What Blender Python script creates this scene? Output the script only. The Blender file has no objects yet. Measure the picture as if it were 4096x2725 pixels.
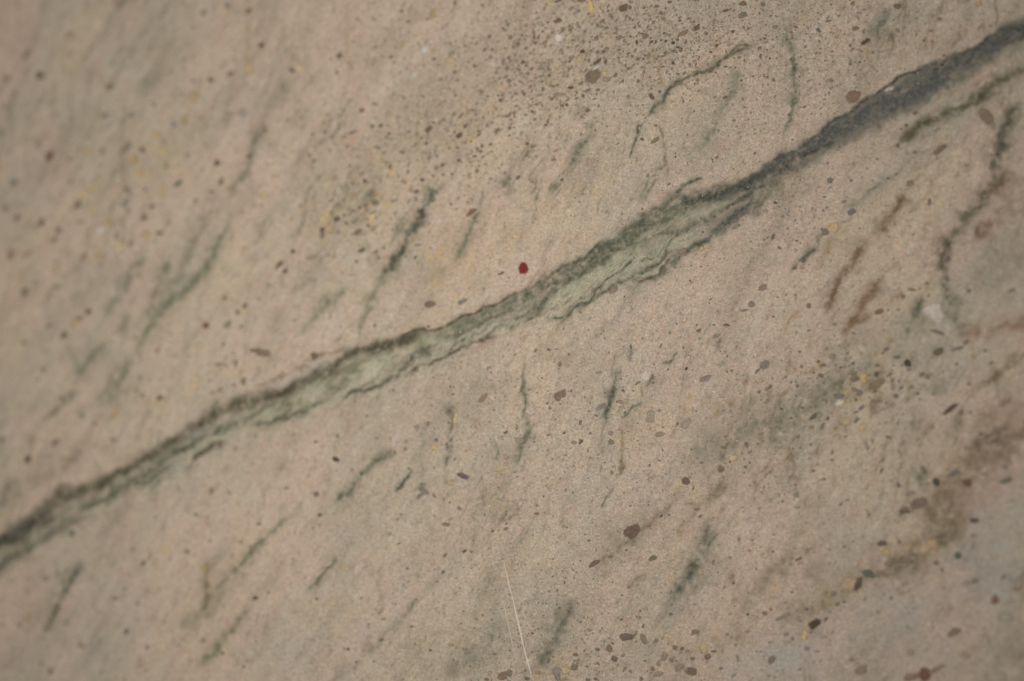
import bpy, math, random
import numpy as np
from mathutils import Vector, Matrix

random.seed(7)
rng = np.random.default_rng(7)
S = bpy.context.scene
COL = S.collection

# ------------------------------------------------------------------ camera
W_PX, H_PX = 4096.0, 2725.0           # size of the tracing the features were measured on
DIST, TILT = 0.55, math.radians(24)
LENS, SENSOR = 66.0, 36.0
SIDE = Vector((0.96, -0.28, 0.0)).normalized()      # the slab comes nearer towards the lower right
cam_pos = SIDE * (DIST * math.sin(TILT)) + Vector((0, 0, DIST * math.cos(TILT)))
fwd = (-cam_pos).normalized()
up0 = Vector((0, 1, 0))
right = fwd.cross(up0).normalized()
up = right.cross(fwd).normalized()
cam_d = bpy.data.cameras.new("camera")
cam = bpy.data.objects.new("camera", cam_d)
COL.objects.link(cam)
cam.matrix_world = Matrix(((right.x, up.x, -fwd.x, cam_pos.x), (right.y, up.y, -fwd.y, cam_pos.y),
                           (right.z, up.z, -fwd.z, cam_pos.z), (0, 0, 0, 1)))
cam_d.lens, cam_d.sensor_width = LENS, SENSOR
cam_d.clip_start, cam_d.clip_end = 0.01, 50
cam_d.dof.use_dof = True
cam_d.dof.aperture_fstop = 3.9
cam_d.dof.aperture_blades = 9
S.camera = cam

R_, U_, F_, P_ = (np.array(v) for v in (right, up, fwd, cam_pos))
HALF = SENSOR / 2 / LENS


def slab_xy(u, v):
    """measured point (in tracing pixels) -> point on the slab's face, metres"""
    u, v = np.asarray(u, float), np.asarray(v, float)
    dx = (u - W_PX / 2) / (W_PX / 2) * HALF
    dy = -(v - H_PX / 2) / (W_PX / 2) * HALF
    d = F_[:, None] + R_[:, None] * dx.ravel() + U_[:, None] * dy.ravel()
    t = -P_[2] / d[2]
    return (P_[0] + d[0] * t).reshape(u.shape), (P_[1] + d[1] * t).reshape(u.shape)


def trace_uv(x, y):
    q = np.stack([x - P_[0], y - P_[1], np.full_like(x, -P_[2])], -1)
    z = q @ F_
    return (W_PX / 2 + (q @ R_) / z / HALF * W_PX / 2, H_PX / 2 - (q @ U_) / z / HALF * W_PX / 2)


fx, fy = slab_xy(np.array([2640.0]), np.array([1330.0]))
cam_d.dof.focus_distance = float((np.array([fx[0], fy[0], 0]) - P_) @ F_)
PX = 0.30 / 4096                      # metres of slab per tracing pixel, near the centre

# ------------------------------------------------------------------ light
world = bpy.data.worlds.new("World")
S.world = world
world.use_nodes = True
world.node_tree.nodes["Background"].inputs[0].default_value = (0.95, 0.97, 1.0, 1)
world.node_tree.nodes["Background"].inputs[1].default_value = 0.11
ld = bpy.data.lights.new("vignette_lamp", 'AREA')  # added lamp close overhead; its falloff stands in for lens vignetting
ld.shape, ld.size = 'DISK', 0.20
ld.energy = 1.15
ld.color = (1.0, 0.985, 0.955)
lamp = bpy.data.objects.new("vignette_lamp", ld)
COL.objects.link(lamp)
lamp.location = (-0.036, 0.014, 0.34)
S.view_settings.view_transform = 'Standard'
S.view_settings.look = 'None'
S.view_settings.exposure = 0.0
S.view_settings.gamma = 1.0
S.cycles.use_denoising = False      # keep the fine grain of the stone
S.cycles.use_adaptive_sampling = False


def lin(c):
    return tuple(((x / 255) / 12.92 if x / 255 <= 0.04045 else ((x / 255 + 0.055) / 1.055) ** 2.4) for x in c)


# ------------------------------------------------------------------ tracing of the photograph's stone
# pieces were measured on a 4 x 4 chart of enlarged squares; letters are rows, digits columns
HALVES = dict(X=(0, 0), Y=(2048, 1362), Z=(2048, 0), Q=(0, 1362))


def chart(tile, x, y):
    if tile in HALVES:
        return HALVES[tile][0] + np.asarray(x, float) / .6577, HALVES[tile][1] + np.asarray(y, float) / .6577
    k = 1.3154 if tile[0] == 'D' else 2.3018
    return int(tile[1]) * 1024 + np.asarray(x, float) / k, 'ABCD'.index(tile[0]) * 681 + np.asarray(y, float) / k


HUE = dict(br=(110, 90, 75), rb=(114, 82, 68), ol=(106, 92, 64), gr=(104, 100, 92), bl=(98, 98, 108), dk=(58, 51, 44),
           bk=(26, 25, 24), wh=(206, 199, 190), ye=(198, 170, 114), oc=(176, 148, 98), rd=(118, 34, 22), pk=(190, 170, 156), gn=(90, 92, 78),  # bk includes small open pits, their inner shade painted as black flecks
           pu=(106, 92, 94), db=(78, 62, 50))
HUE['or'] = (170, 126, 80)
STONE = (170, 154, 132)

# x y half-length half-width angle hue strength
CLASTS = {
'A0': '245 500 50 28 60 gr .6;365 695 42 36 0 db .8;460 1440 52 34 60 rb 1;1310 1380 30 22 -20 rb 1;2285 105 30 24 30 rb .9;1870 120 25 20 0 gr .7;2095 55 30 20 0 bl .6;1010 800 42 26 0 ol .7;965 1065 35 25 0 br .7;1940 735 38 22 0 br .8;2120 680 28 22 0 br .7;1780 745 20 18 0 rb .6;640 325 45 36 0 br .4;2000 1500 28 26 0 db .8;2300 1440 28 22 0 br .9;1790 900 46 42 0 oc .6;820 1390 40 34 0 oc .6;1230 1470 56 46 0 oc .6;1500 1390 42 36 0 ye .5;1430 1240 46 42 0 oc .5;1700 1110 44 36 0 oc .5;2290 640 56 26 85 oc .7;640 1470 26 22 0 br .7;940 1390 24 22 0 br .7;1500 1300 20 15 0 db .7;1600 1150 28 26 0 bl .5;1130 1010 20 18 0 gr .5;60 730 38 34 0 rb .5;50 990 30 26 0 br .5;1210 1060 44 18 10 gr .6;1175 1350 52 34 60 gr .5;800 90 40 26 60 oc .4;2140 1050 26 20 0 or .4;2240 1040 40 36 0 bl .4',
'A1': '50 415 25 19 20 db 1;770 515 28 23 30 br 1;745 670 24 15 90 br .9;1100 435 25 12 30 br 1;1245 525 20 18 0 ol 1;1340 105 21 20 0 br .9;930 180 18 14 0 br .8;1405 200 34 14 -25 br .8;1580 175 20 12 0 ol .9;1550 460 46 28 35 wh .8;1455 695 30 24 0 wh .6;1510 660 15 12 0 wh .5;390 630 34 19 0 ye .8;330 650 34 18 -30 br .8;975 1015 25 20 0 rb .8;1150 1155 29 17 20 db 1;880 1225 28 14 20 br 1;810 1260 22 12 15 br .8;705 1270 15 13 0 bl 1;725 1325 14 10 80 br .7;1335 1400 21 15 20 br 1;1590 1190 42 25 35 br 1;1765 1205 18 13 60 br .9;1870 1250 35 24 40 db .9;1925 1165 24 21 0 br 1;2050 1245 20 12 20 db 1;1980 1300 16 9 20 db .9;1855 1360 18 14 -30 br 1;1665 1440 18 15 0 ol .9;2080 1345 24 17 0 br 1;2160 1330 24 15 0 br .8;2070 1395 21 15 0 br 1;2170 1395 14 12 0 ol .9;2015 1440 21 13 0 db 1;1720 1520 27 20 20 ol 1;2225 1195 27 17 10 br .9;2335 1250 12 11 0 dk .9;2335 1180 26 18 80 ol .8;2175 1125 18 11 0 br .8;2210 1000 14 12 0 rb .9;2265 1010 10 10 0 ol .9;2330 1060 28 17 70 br .7;2230 880 18 13 0 br .8;2305 935 14 12 0 ol .9;2030 400 20 11 40 br .8;1790 400 16 12 0 bl .8;1810 485 18 12 10 gr .8;1640 545 27 17 10 gr .9;2275 260 14 12 0 br .9;2305 195 16 12 0 br .7;1660 280 10 8 0 gn .8;1625 465 22 14 20 oc .7;1340 420 33 23 70 oc .6;1630 130 48 30 80 oc .6;1870 1085 14 10 0 gn .9;1605 1105 20 18 0 wh .5;1380 640 11 10 0 br .8;1470 625 11 10 0 br .7;1185 370 16 14 0 rb .7;895 385 16 12 0 br .7;1080 590 12 10 0 br .7;1265 710 12 10 0 br .6;1365 905 14 14 0 ol .8;760 580 30 13 30 wh .5;2085 50 22 14 0 br .7;1830 25 24 16 80 ol .8;760 1380 24 17 80 wh .5;1785 560 48 32 10 ye .5;560 110 30 22 0 pk .4;1740 1190 12 10 0 br .7;2100 1440 12 9 0 db .6',
'A2': '345 35 27 20 90 ye .9;425 10 38 15 10 br 1;640 5 46 17 0 rb .8;725 60 74 22 -75 ye 1;1025 75 42 31 15 br 1;1330 60 23 19 0 bl .8;225 115 12 11 0 rb 1;105 65 16 11 0 gr .9;425 190 32 19 30 br 1;430 350 38 36 0 wh .7;480 370 16 12 0 or .5;470 265 24 20 0 ol .7;540 265 28 23 80 ol .7;915 150 18 13 0 gn .8;960 190 14 10 0 gn .7;1545 190 16 13 0 br .9;1700 260 27 23 15 br 1;1580 305 46 20 15 rb .7;2035 290 21 14 30 br 1;1965 98 31 15 5 br 1;2125 140 39 24 30 gr .8;2130 35 27 24 0 br .8;2310 40 25 23 0 gr .8;1885 420 19 17 0 ol 1;2280 440 21 13 20 br .9;1230 335 31 21 30 br .7;1283 388 22 12 40 dk .9;1325 385 16 11 80 dk .8;1380 370 18 6 25 dk 1;1170 305 18 12 0 ol .8;1410 485 22 12 20 br .9;1490 470 24 18 0 gr .8;1555 460 24 18 80 br .8;650 475 23 23 0 db 1;840 470 16 13 20 rb 1;1070 495 20 13 10 ol 1;1385 520 24 13 10 ol .7;1520 370 16 12 0 ol .8;785 570 48 18 30 db .8;745 700 72 56 35 br .8;780 622 66 10 25 wh .5;100 575 19 17 60 db 1;300 580 13 12 0 bl .8;340 735 34 28 0 oc .5;625 540 30 24 60 ye .6;1160 545 20 14 20 br .9;1210 545 16 13 -30 br .9;1160 590 12 8 0 dk .6;1070 635 22 9 20 ol .9;1200 620 16 10 0 br .8;1215 665 19 15 80 gr .8;1385 615 25 11 5 ol .8;1825 660 18 13 10 gr 1;950 695 21 13 20 br .9;870 730 36 22 0 rb .5;1020 745 16 12 0 br 1;540 808 35 13 -5 db 1;435 870 58 17 -5 br .6;795 828 16 13 0 br 1;780 870 12 10 0 br 1;760 910 12 10 0 br .9;595 910 14 11 0 dk .7;115 870 20 13 70 br .9;685 840 19 18 0 br .6;1285 890 37 18 -55 br 1;1360 845 19 15 0 gr .9;695 1020 26 17 0 br 1;350 1070 16 12 0 or .8;20 1040 25 15 20 rb .7;125 1060 18 13 0 bl .8;1320 1292 46 16 30 ol .8;1615 1125 19 16 70 or .5;1505 1445 9 8 20 bk 1;1617 1497 6 5 0 bk .9;2100 937 6 5 0 bk .9;2245 1230 6 5 -30 bk .9;1935 1465 7 6 0 bk .8;1845 1470 12 10 0 br .9;1885 1450 22 15 40 ol .7;2235 1412 14 10 20 ol 1;385 1470 24 17 10 ol .8;785 1485 12 9 80 or .8;1140 1485 12 10 0 or .6;680 1305 18 18 0 gr .7;590 1415 22 19 30 gr .8;1090 970 12 8 0 br .7;740 900 26 20 60 wh .5;510 705 12 10 0 gn .8;860 680 28 24 0 ye .6;505 925 18 11 10 ol .7;310 430 14 10 0 br .5;820 310 14 11 0 ol .7',
'A3': '785 890 62 50 30 rb .75;895 385 39 19 30 db .9;805 262 28 21 0 br .8;255 250 20 14 0 br .9;465 280 27 20 -30 gr .9;555 195 24 15 20 rb .8;580 745 22 16 0 ol .7;1065 375 32 15 85 oc .6;755 590 16 12 0 ol .8;780 455 14 13 0 br .8;1050 215 30 24 30 gr .8;1190 60 34 20 -20 ol .9;780 30 22 17 30 br .8;305 525 10 10 0 ol .9;530 525 8 8 0 br .8;2010 1075 66 52 -60 br .75;2070 1160 30 22 -60 br .5;1580 1380 58 22 35 br .9;1940 35 28 22 0 or .5;1435 375 14 14 0 rb .8;1580 175 24 16 0 br .7;1495 285 20 10 0 br .7;1355 1040 24 17 30 rb .8;1275 1155 19 15 0 br .9;1020 1170 14 12 0 br .9;1195 1340 20 18 40 gn .8;1005 1465 16 12 0 gr .8;1605 600 14 12 0 dk 1;1550 640 20 12 20 dk .9;1145 900 14 8 0 dk .8;222 1288 8 8 0 rb .9;1120 820 40 18 20 pk .5;68 250 26 18 0 ol .7;490 1050 9 8 0 br .8;1355 1405 22 16 0 gr .7;2050 240 14 11 0 br .7;1225 1190 16 12 20 br .6;1560 1195 26 18 30 gr .5;380 675 8 8 0 gn .9;190 1055 11 9 0 dk .8;335 985 14 10 20 dk .7;640 1380 14 10 0 gn .6;1830 1520 22 14 0 br .5',
'B0': '130 115 38 34 0 gr .8;155 440 32 27 50 dk .7;380 485 34 30 60 db .9;320 530 24 19 0 gr .6;50 345 38 26 20 br .7;715 320 40 30 30 rb .8;540 555 42 26 30 br .7;500 640 34 28 40 br .6;1330 435 32 20 20 rb .9;1400 335 28 18 30 gn .9;1640 125 44 20 30 gn .9;1335 185 19 18 0 br .8;1180 190 36 22 -60 br .6;1155 300 44 34 40 gr .6;1950 200 24 18 0 br .8;1470 580 30 22 0 br .8;1800 275 22 15 10 br .8;2035 105 34 25 60 ol .7;770 235 38 26 -20 ye .7;860 165 52 40 30 ye .4;930 555 44 38 0 wh .5;100 790 44 36 0 rb .6;255 770 44 22 40 br .6;230 1120 42 30 0 db .7;330 1040 30 22 0 br .5;815 1300 35 25 0 rb 1;735 1365 28 22 0 rb .6;700 1420 45 28 20 ye .5;590 1520 38 30 50 db .7;1895 1430 33 27 0 rb 1;2070 1180 20 19 0 gn .9;2260 720 18 15 0 or .8;2255 1250 26 19 40 rb 1;2190 1310 24 22 0 br .6;1205 670 28 22 0 rb .5;1075 600 34 22 70 ol .7;1100 700 60 32 20 ye .4;1340 600 46 38 0 oc .5;1010 480 42 32 0 oc .6;520 900 56 30 60 oc .4;770 800 38 22 40 br .6;2095 1420 42 24 40 gn .6;1280 25 44 38 0 oc .7;1490 1450 20 17 0 or .5;450 1430 28 22 0 br .6;1500 200 56 26 80 oc .5;2220 1440 18 17 0 gn .7;660 105 24 18 0 br .5;900 790 40 26 0 ye .4;1560 480 22 20 0 br .6;2280 1300 24 20 0 oc .5',
'B1': '1000 100 20 17 0 db 1;1145 95 18 12 100 db .9;1400 15 20 17 0 ol 1;1530 90 26 21 -20 br 1;1480 195 29 18 10 pu 1;1425 180 28 17 90 or .6;905 235 34 16 0 or .6;1060 210 30 13 30 br .9;1095 300 33 24 -20 gr .9;1255 290 16 12 0 db .9;955 345 18 12 0 db .9;1020 370 18 12 0 gr .9;1095 380 14 12 0 rb .9;1070 440 34 28 60 ye .8;815 415 20 16 20 db .8;745 450 28 24 30 db .9;610 550 23 22 0 db .9;670 550 44 38 0 or .35;610 600 24 20 0 br .8;940 570 34 24 20 br .8;935 450 16 12 0 gn .9;905 480 20 14 0 pu .8;970 740 31 15 20 gn 1;1035 510 24 15 -30 ol .9;1180 715 18 13 80 ol .9;340 745 22 20 0 dk 1;215 870 40 16 40 db 1;270 930 26 18 20 br 1;720 800 20 19 0 or .7;515 800 54 18 5 br .5;925 840 18 16 0 gr .9;1990 380 50 20 22 rb .9;1960 412 32 15 10 rb .8;2010 440 14 13 0 ol 1;1600 1235 57 30 5 rb .85;1900 1210 45 20 25 gr .8;1590 1440 16 13 10 dk .9;1095 1430 18 13 0 br .9;1465 1115 14 13 0 or .6;780 1440 12 11 0 gn .7;1485 855 10 10 0 gn .7;2260 950 35 13 20 ol .9;2325 990 12 9 0 ol .9;755 320 24 20 0 gr .7;1805 40 14 12 0 dk .9;800 1130 14 13 0 gr .8;1490 690 34 12 5 gr .8;30 1180 20 14 0 br .7;1040 575 16 14 0 ye .8;120 1060 18 22 0 gr .5;860 400 14 10 0 br .6;1350 100 24 18 0 br .5;70 235 40 22 0 oc .6;1215 50 22 16 0 br .5',
'B2': '105 905 45 52 0 rd 1;935 1095 37 35 0 br .8;2310 1080 40 22 20 rb .7;2205 1235 27 27 0 gr .8;1570 745 38 22 10 br .7;1975 1425 32 13 -10 br 1;1720 1475 28 15 25 br .8;1860 1425 18 8 10 gr .9;2140 1290 34 13 10 br .7;1250 50 19 15 80 gr .7;1445 130 18 13 40 ol .9;785 370 24 11 75 or .5;680 460 6 6 0 bk .8;890 405 4 4 0 bk 1;545 760 4 4 0 bk 1;430 398 4 4 0 dk .9;1817 1223 8 6 0 bk .9;1830 1188 14 8 40 rb .9;1803 878 5 5 0 bk .9;1435 943 4 4 0 bk .9;1640 1020 14 9 -50 dk .8;1270 1473 5 4 0 bk 1;1685 1175 5 4 0 bk .8;1655 285 12 8 10 bk .8;1600 348 12 9 20 bk .8;1740 890 10 9 0 gr .9;1500 895 12 9 0 gr .8;1650 880 9 8 0 gr .9;630 1310 20 13 -20 br .7;1975 180 15 8 -70 bk .8;2150 240 9 7 0 bk .7;2065 520 34 18 20 gr .7;1760 570 12 9 0 rb .9;1540 605 6 5 0 ye .8;1035 1165 10 9 0 br .8;1260 300 5 4 0 bk .7;990 100 8 7 0 or .9;1750 720 24 12 80 ye .6;1515 1415 10 8 0 br .9;475 1465 10 8 0 db .9;955 218 6 6 0 dk .8;70 155 7 6 0 br .8;1385 880 8 6 0 db .7;1175 1000 42 16 5 br .5;2350 620 12 10 0 gn .7',
'B3': '45 615 33 16 60 db .8;70 300 20 9 -20 dk 1;525 570 30 28 -60 gr .9;570 95 26 24 20 gr .9;1310 120 30 24 0 ol .7;770 385 34 24 30 gr .9;600 530 50 36 20 ye .7;1485 295 32 17 85 gr .8;1660 825 27 20 0 pu .9;1020 1305 38 20 15 rb .9;1105 1290 12 9 0 db .9;375 1250 24 23 -30 br .9;860 1390 30 16 30 rb .6;1325 1100 38 14 -15 rb .6;1560 1490 54 16 -20 gr .8;1360 1330 28 26 0 gn .7;1850 1110 16 15 0 gn .9;2240 1110 36 16 20 br .7;105 715 20 13 -30 rb .8;330 840 20 12 40 gn .9;245 905 18 8 15 gn 1;1245 1165 21 19 0 rb .8;1300 760 25 24 0 wh .4;265 650 14 8 -10 ol 1;300 670 8 8 0 dk .7;700 290 30 13 10 rb .6;1105 75 14 13 0 ol 1;765 95 14 13 0 ol .8;865 65 8 8 0 ol .9;655 1275 8 8 0 dk .7;50 1350 14 10 10 br 1;1460 1045 20 15 0 br .6;1620 1020 26 24 -50 gr .6;520 1070 9 8 0 bl .9;375 1475 14 10 30 gr .9;1580 1500 30 14 -30 rb .5;340 530 24 12 -60 oc .6;90 1170 14 9 0 br .5;580 830 10 9 0 gr .8;1170 500 12 10 0 br .7;230 240 16 11 0 rb .6;1175 870 30 20 30 or .4',
'C0': '255 1095 34 33 0 db .9;20 915 28 24 60 db .7;510 940 44 23 25 rb .8;575 535 25 23 0 br .8;1470 530 32 17 25 db .9;1290 345 26 17 0 gr .8;1060 660 45 22 80 oc .9;870 765 29 15 20 gr .9;755 690 25 22 0 gn .7;2170 195 23 15 0 ol .9;2080 230 19 15 -30 gr .8;2015 220 40 14 10 rb .5;2340 90 45 17 5 rb .9;1310 505 28 19 20 br .7;1045 915 38 17 -20 br .6;1945 1385 29 20 60 rb .7;1640 1360 36 16 90 rb .4;2240 365 28 17 20 ol .9;2150 410 19 17 0 br .7;400 270 28 22 40 ol .7;355 360 20 18 0 br .7;2110 1400 19 17 0 gr .6;2220 285 23 18 0 oc .7;2170 995 22 17 0 br .5;2030 455 26 19 60 gr .5;220 20 29 24 0 br .6;1990 480 30 18 30 oc .6;1250 160 30 18 90 wh .4;1870 590 22 18 0 oc .4;430 1060 18 16 0 gr .5;1470 600 40 22 0 ye .35',
'C1': '65 115 68 31 -10 br .8;535 140 35 27 -20 br .9;735 1095 31 21 -15 db 1;555 1415 25 19 10 br .8;750 880 18 15 0 br .9;550 935 16 13 0 db .9;970 1225 16 15 -40 db .9;1265 460 14 13 0 br 1;1585 765 28 17 30 br .8;2090 530 48 26 45 br .8;2300 845 28 13 35 dk .8;1905 1248 57 25 -15 pu 1;1660 915 22 13 -20 gr 1;1795 915 18 13 70 gr .9;1755 955 18 13 20 br .8;1640 980 38 26 70 ye .6;1835 720 52 20 80 ye .4;1280 1030 16 15 0 br .9;1375 1000 21 13 80 ol .8;1635 340 10 9 0 dk 1;1790 425 12 9 0 dk .9;1815 495 14 9 10 db .9;1410 580 10 9 0 gr .9;1620 600 10 9 0 gr .9;1775 760 14 13 0 gr .8;1545 1385 56 22 -25 gr .8;1510 1430 34 20 40 gr .6;1555 1443 12 11 0 wh .8;1640 1430 28 12 -40 br .7;1830 1095 20 9 75 br .9;1930 1020 10 8 0 br .8;1900 850 8 8 0 gr .9;1790 1310 36 26 0 or .35;1370 1540 38 16 85 wh .5;1980 795 14 7 60 gn .8;1480 795 28 20 0 gr .5;2145 250 25 16 20 gr .5;1235 900 14 9 0 gr .6;1110 900 20 13 0 br .5;1385 925 14 11 0 br .7;2075 1280 4 4 0 dk 1;2330 1175 5 5 0 bk .9;2305 1155 4 4 0 bk .9;2230 1355 14 6 0 dk .7;1870 1545 23 22 0 gr .7;1785 1495 16 11 -20 gr .7;890 1190 14 12 0 br .7;1640 1170 12 10 0 rb .6;2245 375 10 9 0 gr .7;280 1360 24 18 0 br .4',
'C2': '1780 350 54 22 20 pu .7;2325 225 44 34 40 gr .8;2260 280 30 15 40 br .8;815 615 50 20 35 gr .7;1600 1295 37 31 0 br 1;1925 1185 32 26 30 br .8;910 935 26 23 0 ol .8;635 935 28 17 45 db .8;570 940 26 21 0 br .5;2295 915 17 16 0 or .9;2160 960 29 17 -65 br .8;2190 1030 20 12 20 br .7;1360 865 44 21 10 br .6;2040 1085 38 22 20 ye .5;1950 985 30 13 -10 ol .6;340 85 22 14 10 br .9;215 95 20 13 30 br .7;1095 60 20 13 -70 gr 1;440 220 24 21 -20 br .8;525 130 14 13 0 br .8;1000 565 30 17 -20 br .6;1020 460 16 13 0 br .9;1115 465 10 9 0 db .9;1160 392 32 12 30 ol .7;910 855 26 21 0 rb .6;630 755 21 17 70 br .9;720 855 14 13 0 br .8;480 850 18 13 20 gn .8;775 692 22 9 -10 dk .7;1370 50 26 9 65 br .9;1275 700 52 36 80 pu .25;1600 765 48 36 50 pu .45;1605 260 17 12 60 dk .9;1460 190 14 11 20 gn .7;1388 1012 9 7 90 bk 1;292 1435 10 8 0 bk .9;55 1375 6 5 0 bk .9;158 1340 5 4 0 bk .9;1105 1490 6 5 0 bk .8;1070 567 5 4 0 bk .9;1213 1460 5 4 0 dk 1;620 625 4 4 0 bk .9;343 1010 4 4 0 bk .9;350 160 4 4 0 dk 1;267 203 5 4 0 bk .8;278 347 9 8 0 dk .9;1003 355 9 7 -20 gn 1;1982 147 9 7 80 dk 1;1627 138 6 6 0 bl 1;1918 103 8 6 10 ol 1;2150 1165 16 13 20 ol .9;1965 885 18 11 20 gr .8;2265 950 10 9 0 gr .9;320 610 10 10 0 wh .9;325 580 19 9 20 br .9;350 625 16 12 0 br .8;2275 475 19 16 60 br .8;2345 450 18 15 0 br .7;1530 1350 26 20 20 ye .6;1090 1525 11 8 20 br .9;230 1520 16 13 0 br .7;990 810 24 11 80 or .6;1945 525 6 6 0 gr .9;1705 1555 24 13 10 br .8;800 295 30 12 10 br .5;45 810 14 11 -10 br .9;75 920 44 26 0 gr .4;205 935 14 11 0 br .8;175 640 50 40 30 pk .35;1285 950 9 7 0 br .8;1170 955 8 6 0 br .7;920 1215 20 16 -60 gr .6;630 210 7 5 60 rb .9;840 175 8 8 0 or .7;1005 280 7 6 0 rb .8;535 820 5 4 0 bk .7;600 822 6 4 0 gr .8',
'C3': '1285 210 34 27 -40 db 1;1570 105 44 26 20 ol 1;1680 630 62 21 35 db .9;1390 1500 68 42 30 br .9;1550 1305 34 26 -40 dk .9;1835 1310 34 31 0 rb 1;1705 1225 42 20 25 gr .9;1185 155 37 14 0 gr .9;880 345 40 28 60 oc .9;1005 400 66 36 30 ol .7;800 355 42 20 10 ol .8;650 510 48 20 0 gr .9;425 700 36 21 30 dk .8;470 690 29 20 60 gr .7;860 620 29 18 50 pu .9;815 735 30 18 50 gr .9;810 660 18 13 20 gr .8;270 420 22 14 40 gr .9;420 300 12 9 0 gr 1;290 105 18 13 0 gr .8;125 630 14 12 0 dk .8;320 620 16 13 -20 gn .9;210 715 16 11 0 gr .9;550 720 18 17 60 ol 1;500 790 46 11 52 ol .7;400 800 24 15 0 br .8;1375 490 22 13 0 pu .9;1110 890 28 13 -20 br .9;1045 1200 24 12 65 ol 1;2180 575 44 26 30 rb .6;870 800 34 30 80 ye .5;2055 210 20 16 0 gr .8;2000 95 20 13 0 rb .8;1750 75 50 13 10 gr .8;1205 1340 20 15 0 gr .9;590 1100 18 9 0 ol .9;590 1030 20 12 80 ol .8;730 1470 20 10 20 gn .8;670 1510 16 13 30 br .8;135 1480 14 10 10 gr 1;260 1420 28 24 30 gr .5;1530 1520 24 17 0 or .6;1260 1550 34 18 0 br .8;2190 1290 50 20 20 gn .8;1990 1230 30 17 0 gr .5;2180 1165 26 17 0 br .5;2070 900 58 20 35 br .5;1310 1410 36 18 20 br .5;1840 990 30 20 0 br .5;1860 660 20 17 0 gr .6;20 425 28 13 60 br .9;720 750 36 30 0 ye .4;660 575 36 26 20 wh .35;1890 145 24 22 0 oc .6;985 470 26 14 20 ol .8;510 1280 26 11 0 rb .6;190 210 20 9 -50 or .6;205 440 24 10 -60 oc .7;1090 580 18 14 0 gr .5;2240 220 30 24 20 br .4;1850 400 20 24 0 gr .4;730 118 18 9 0 br .8',
'D0': '380 118 15 13 40 dk .8;755 278 14 11 10 pu 1;665 635 17 11 70 gr 1;870 203 17 13 10 ye .8;265 845 16 11 10 rb .8;1030 20 14 9 -30 gr .7;1105 158 8 7 0 br 1;1270 165 7 6 0 db .9;1070 305 18 12 -60 oc .9;215 805 12 9 0 gr .7;655 410 10 9 0 gr .8;720 487 10 8 0 ol .9;605 460 18 12 10 ol .6;700 205 12 11 0 br .5;300 500 16 12 60 br .8;350 590 14 11 20 gr .7;105 600 14 13 0 br .6;425 705 18 12 -30 br .6;1340 460 10 9 0 dk .9;1285 820 10 8 0 gr .8;775 720 14 8 -20 br .7;770 840 10 7 0 br .7;240 355 18 14 -20 gr .6;305 320 10 9 0 gr .7;1295 535 10 7 0 br .7;1170 750 12 11 0 ol .6;985 215 13 12 0 rb .5;790 240 10 16 0 br .5;145 560 22 24 0 or .3;1070 685 18 12 0 br .5',
'D1': '335 23 12 9 10 db 1;15 70 12 8 0 dk .8;300 90 8 5 0 ol .9;335 75 6 6 0 gr .9;65 430 8 7 0 gr 1;320 465 8 8 40 br 1;5 460 10 8 0 db 1;380 300 8 7 0 br .9;555 462 6 6 0 br .9;593 598 6 5 0 dk .9;485 728 9 6 20 dk 1;465 725 6 6 0 rb .8;528 798 8 6 0 db .8;620 793 6 5 0 db .7;660 680 16 9 20 br .8;820 610 13 6 10 br .9;918 735 8 7 0 dk 1;893 662 4 4 0 db .8;843 467 6 5 0 dk .7;797 305 10 8 0 ol .9;865 315 11 8 70 oc .8;995 235 18 7 25 ol .8;1098 213 14 8 30 db .9;1133 218 7 5 0 db .9;985 323 15 8 20 gr .9;953 373 9 4 0 ol .9;938 310 4 4 0 dk .9;870 355 4 3 0 dk .8;752 173 14 5 25 br .9;765 20 6 6 0 bl .9;745 45 10 6 10 br .8;1000 72 22 11 0 ol .7;995 100 9 5 90 oc .8;1245 107 10 7 20 br 1;1315 95 14 9 10 pu .8;1000 150 4 4 0 gr .9;1245 577 4 3 0 dk .9;1330 510 4 4 0 bl .9;1155 570 6 4 0 bl .8;752 778 4 4 0 gr 1;670 570 12 9 0 rb .5;1040 690 17 7 80 ye .7;665 525 15 10 80 or .4;470 305 22 13 20 oc .4;1298 870 28 18 20 br .8;1335 855 18 13 80 gn .7;1215 888 15 9 0 ol .8;1230 853 13 12 0 oc .6;1040 785 6 5 0 dk .6;1255 755 8 6 0 br .8;640 370 14 8 80 oc .4;1318 70 9 5 20 br .8',
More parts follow.
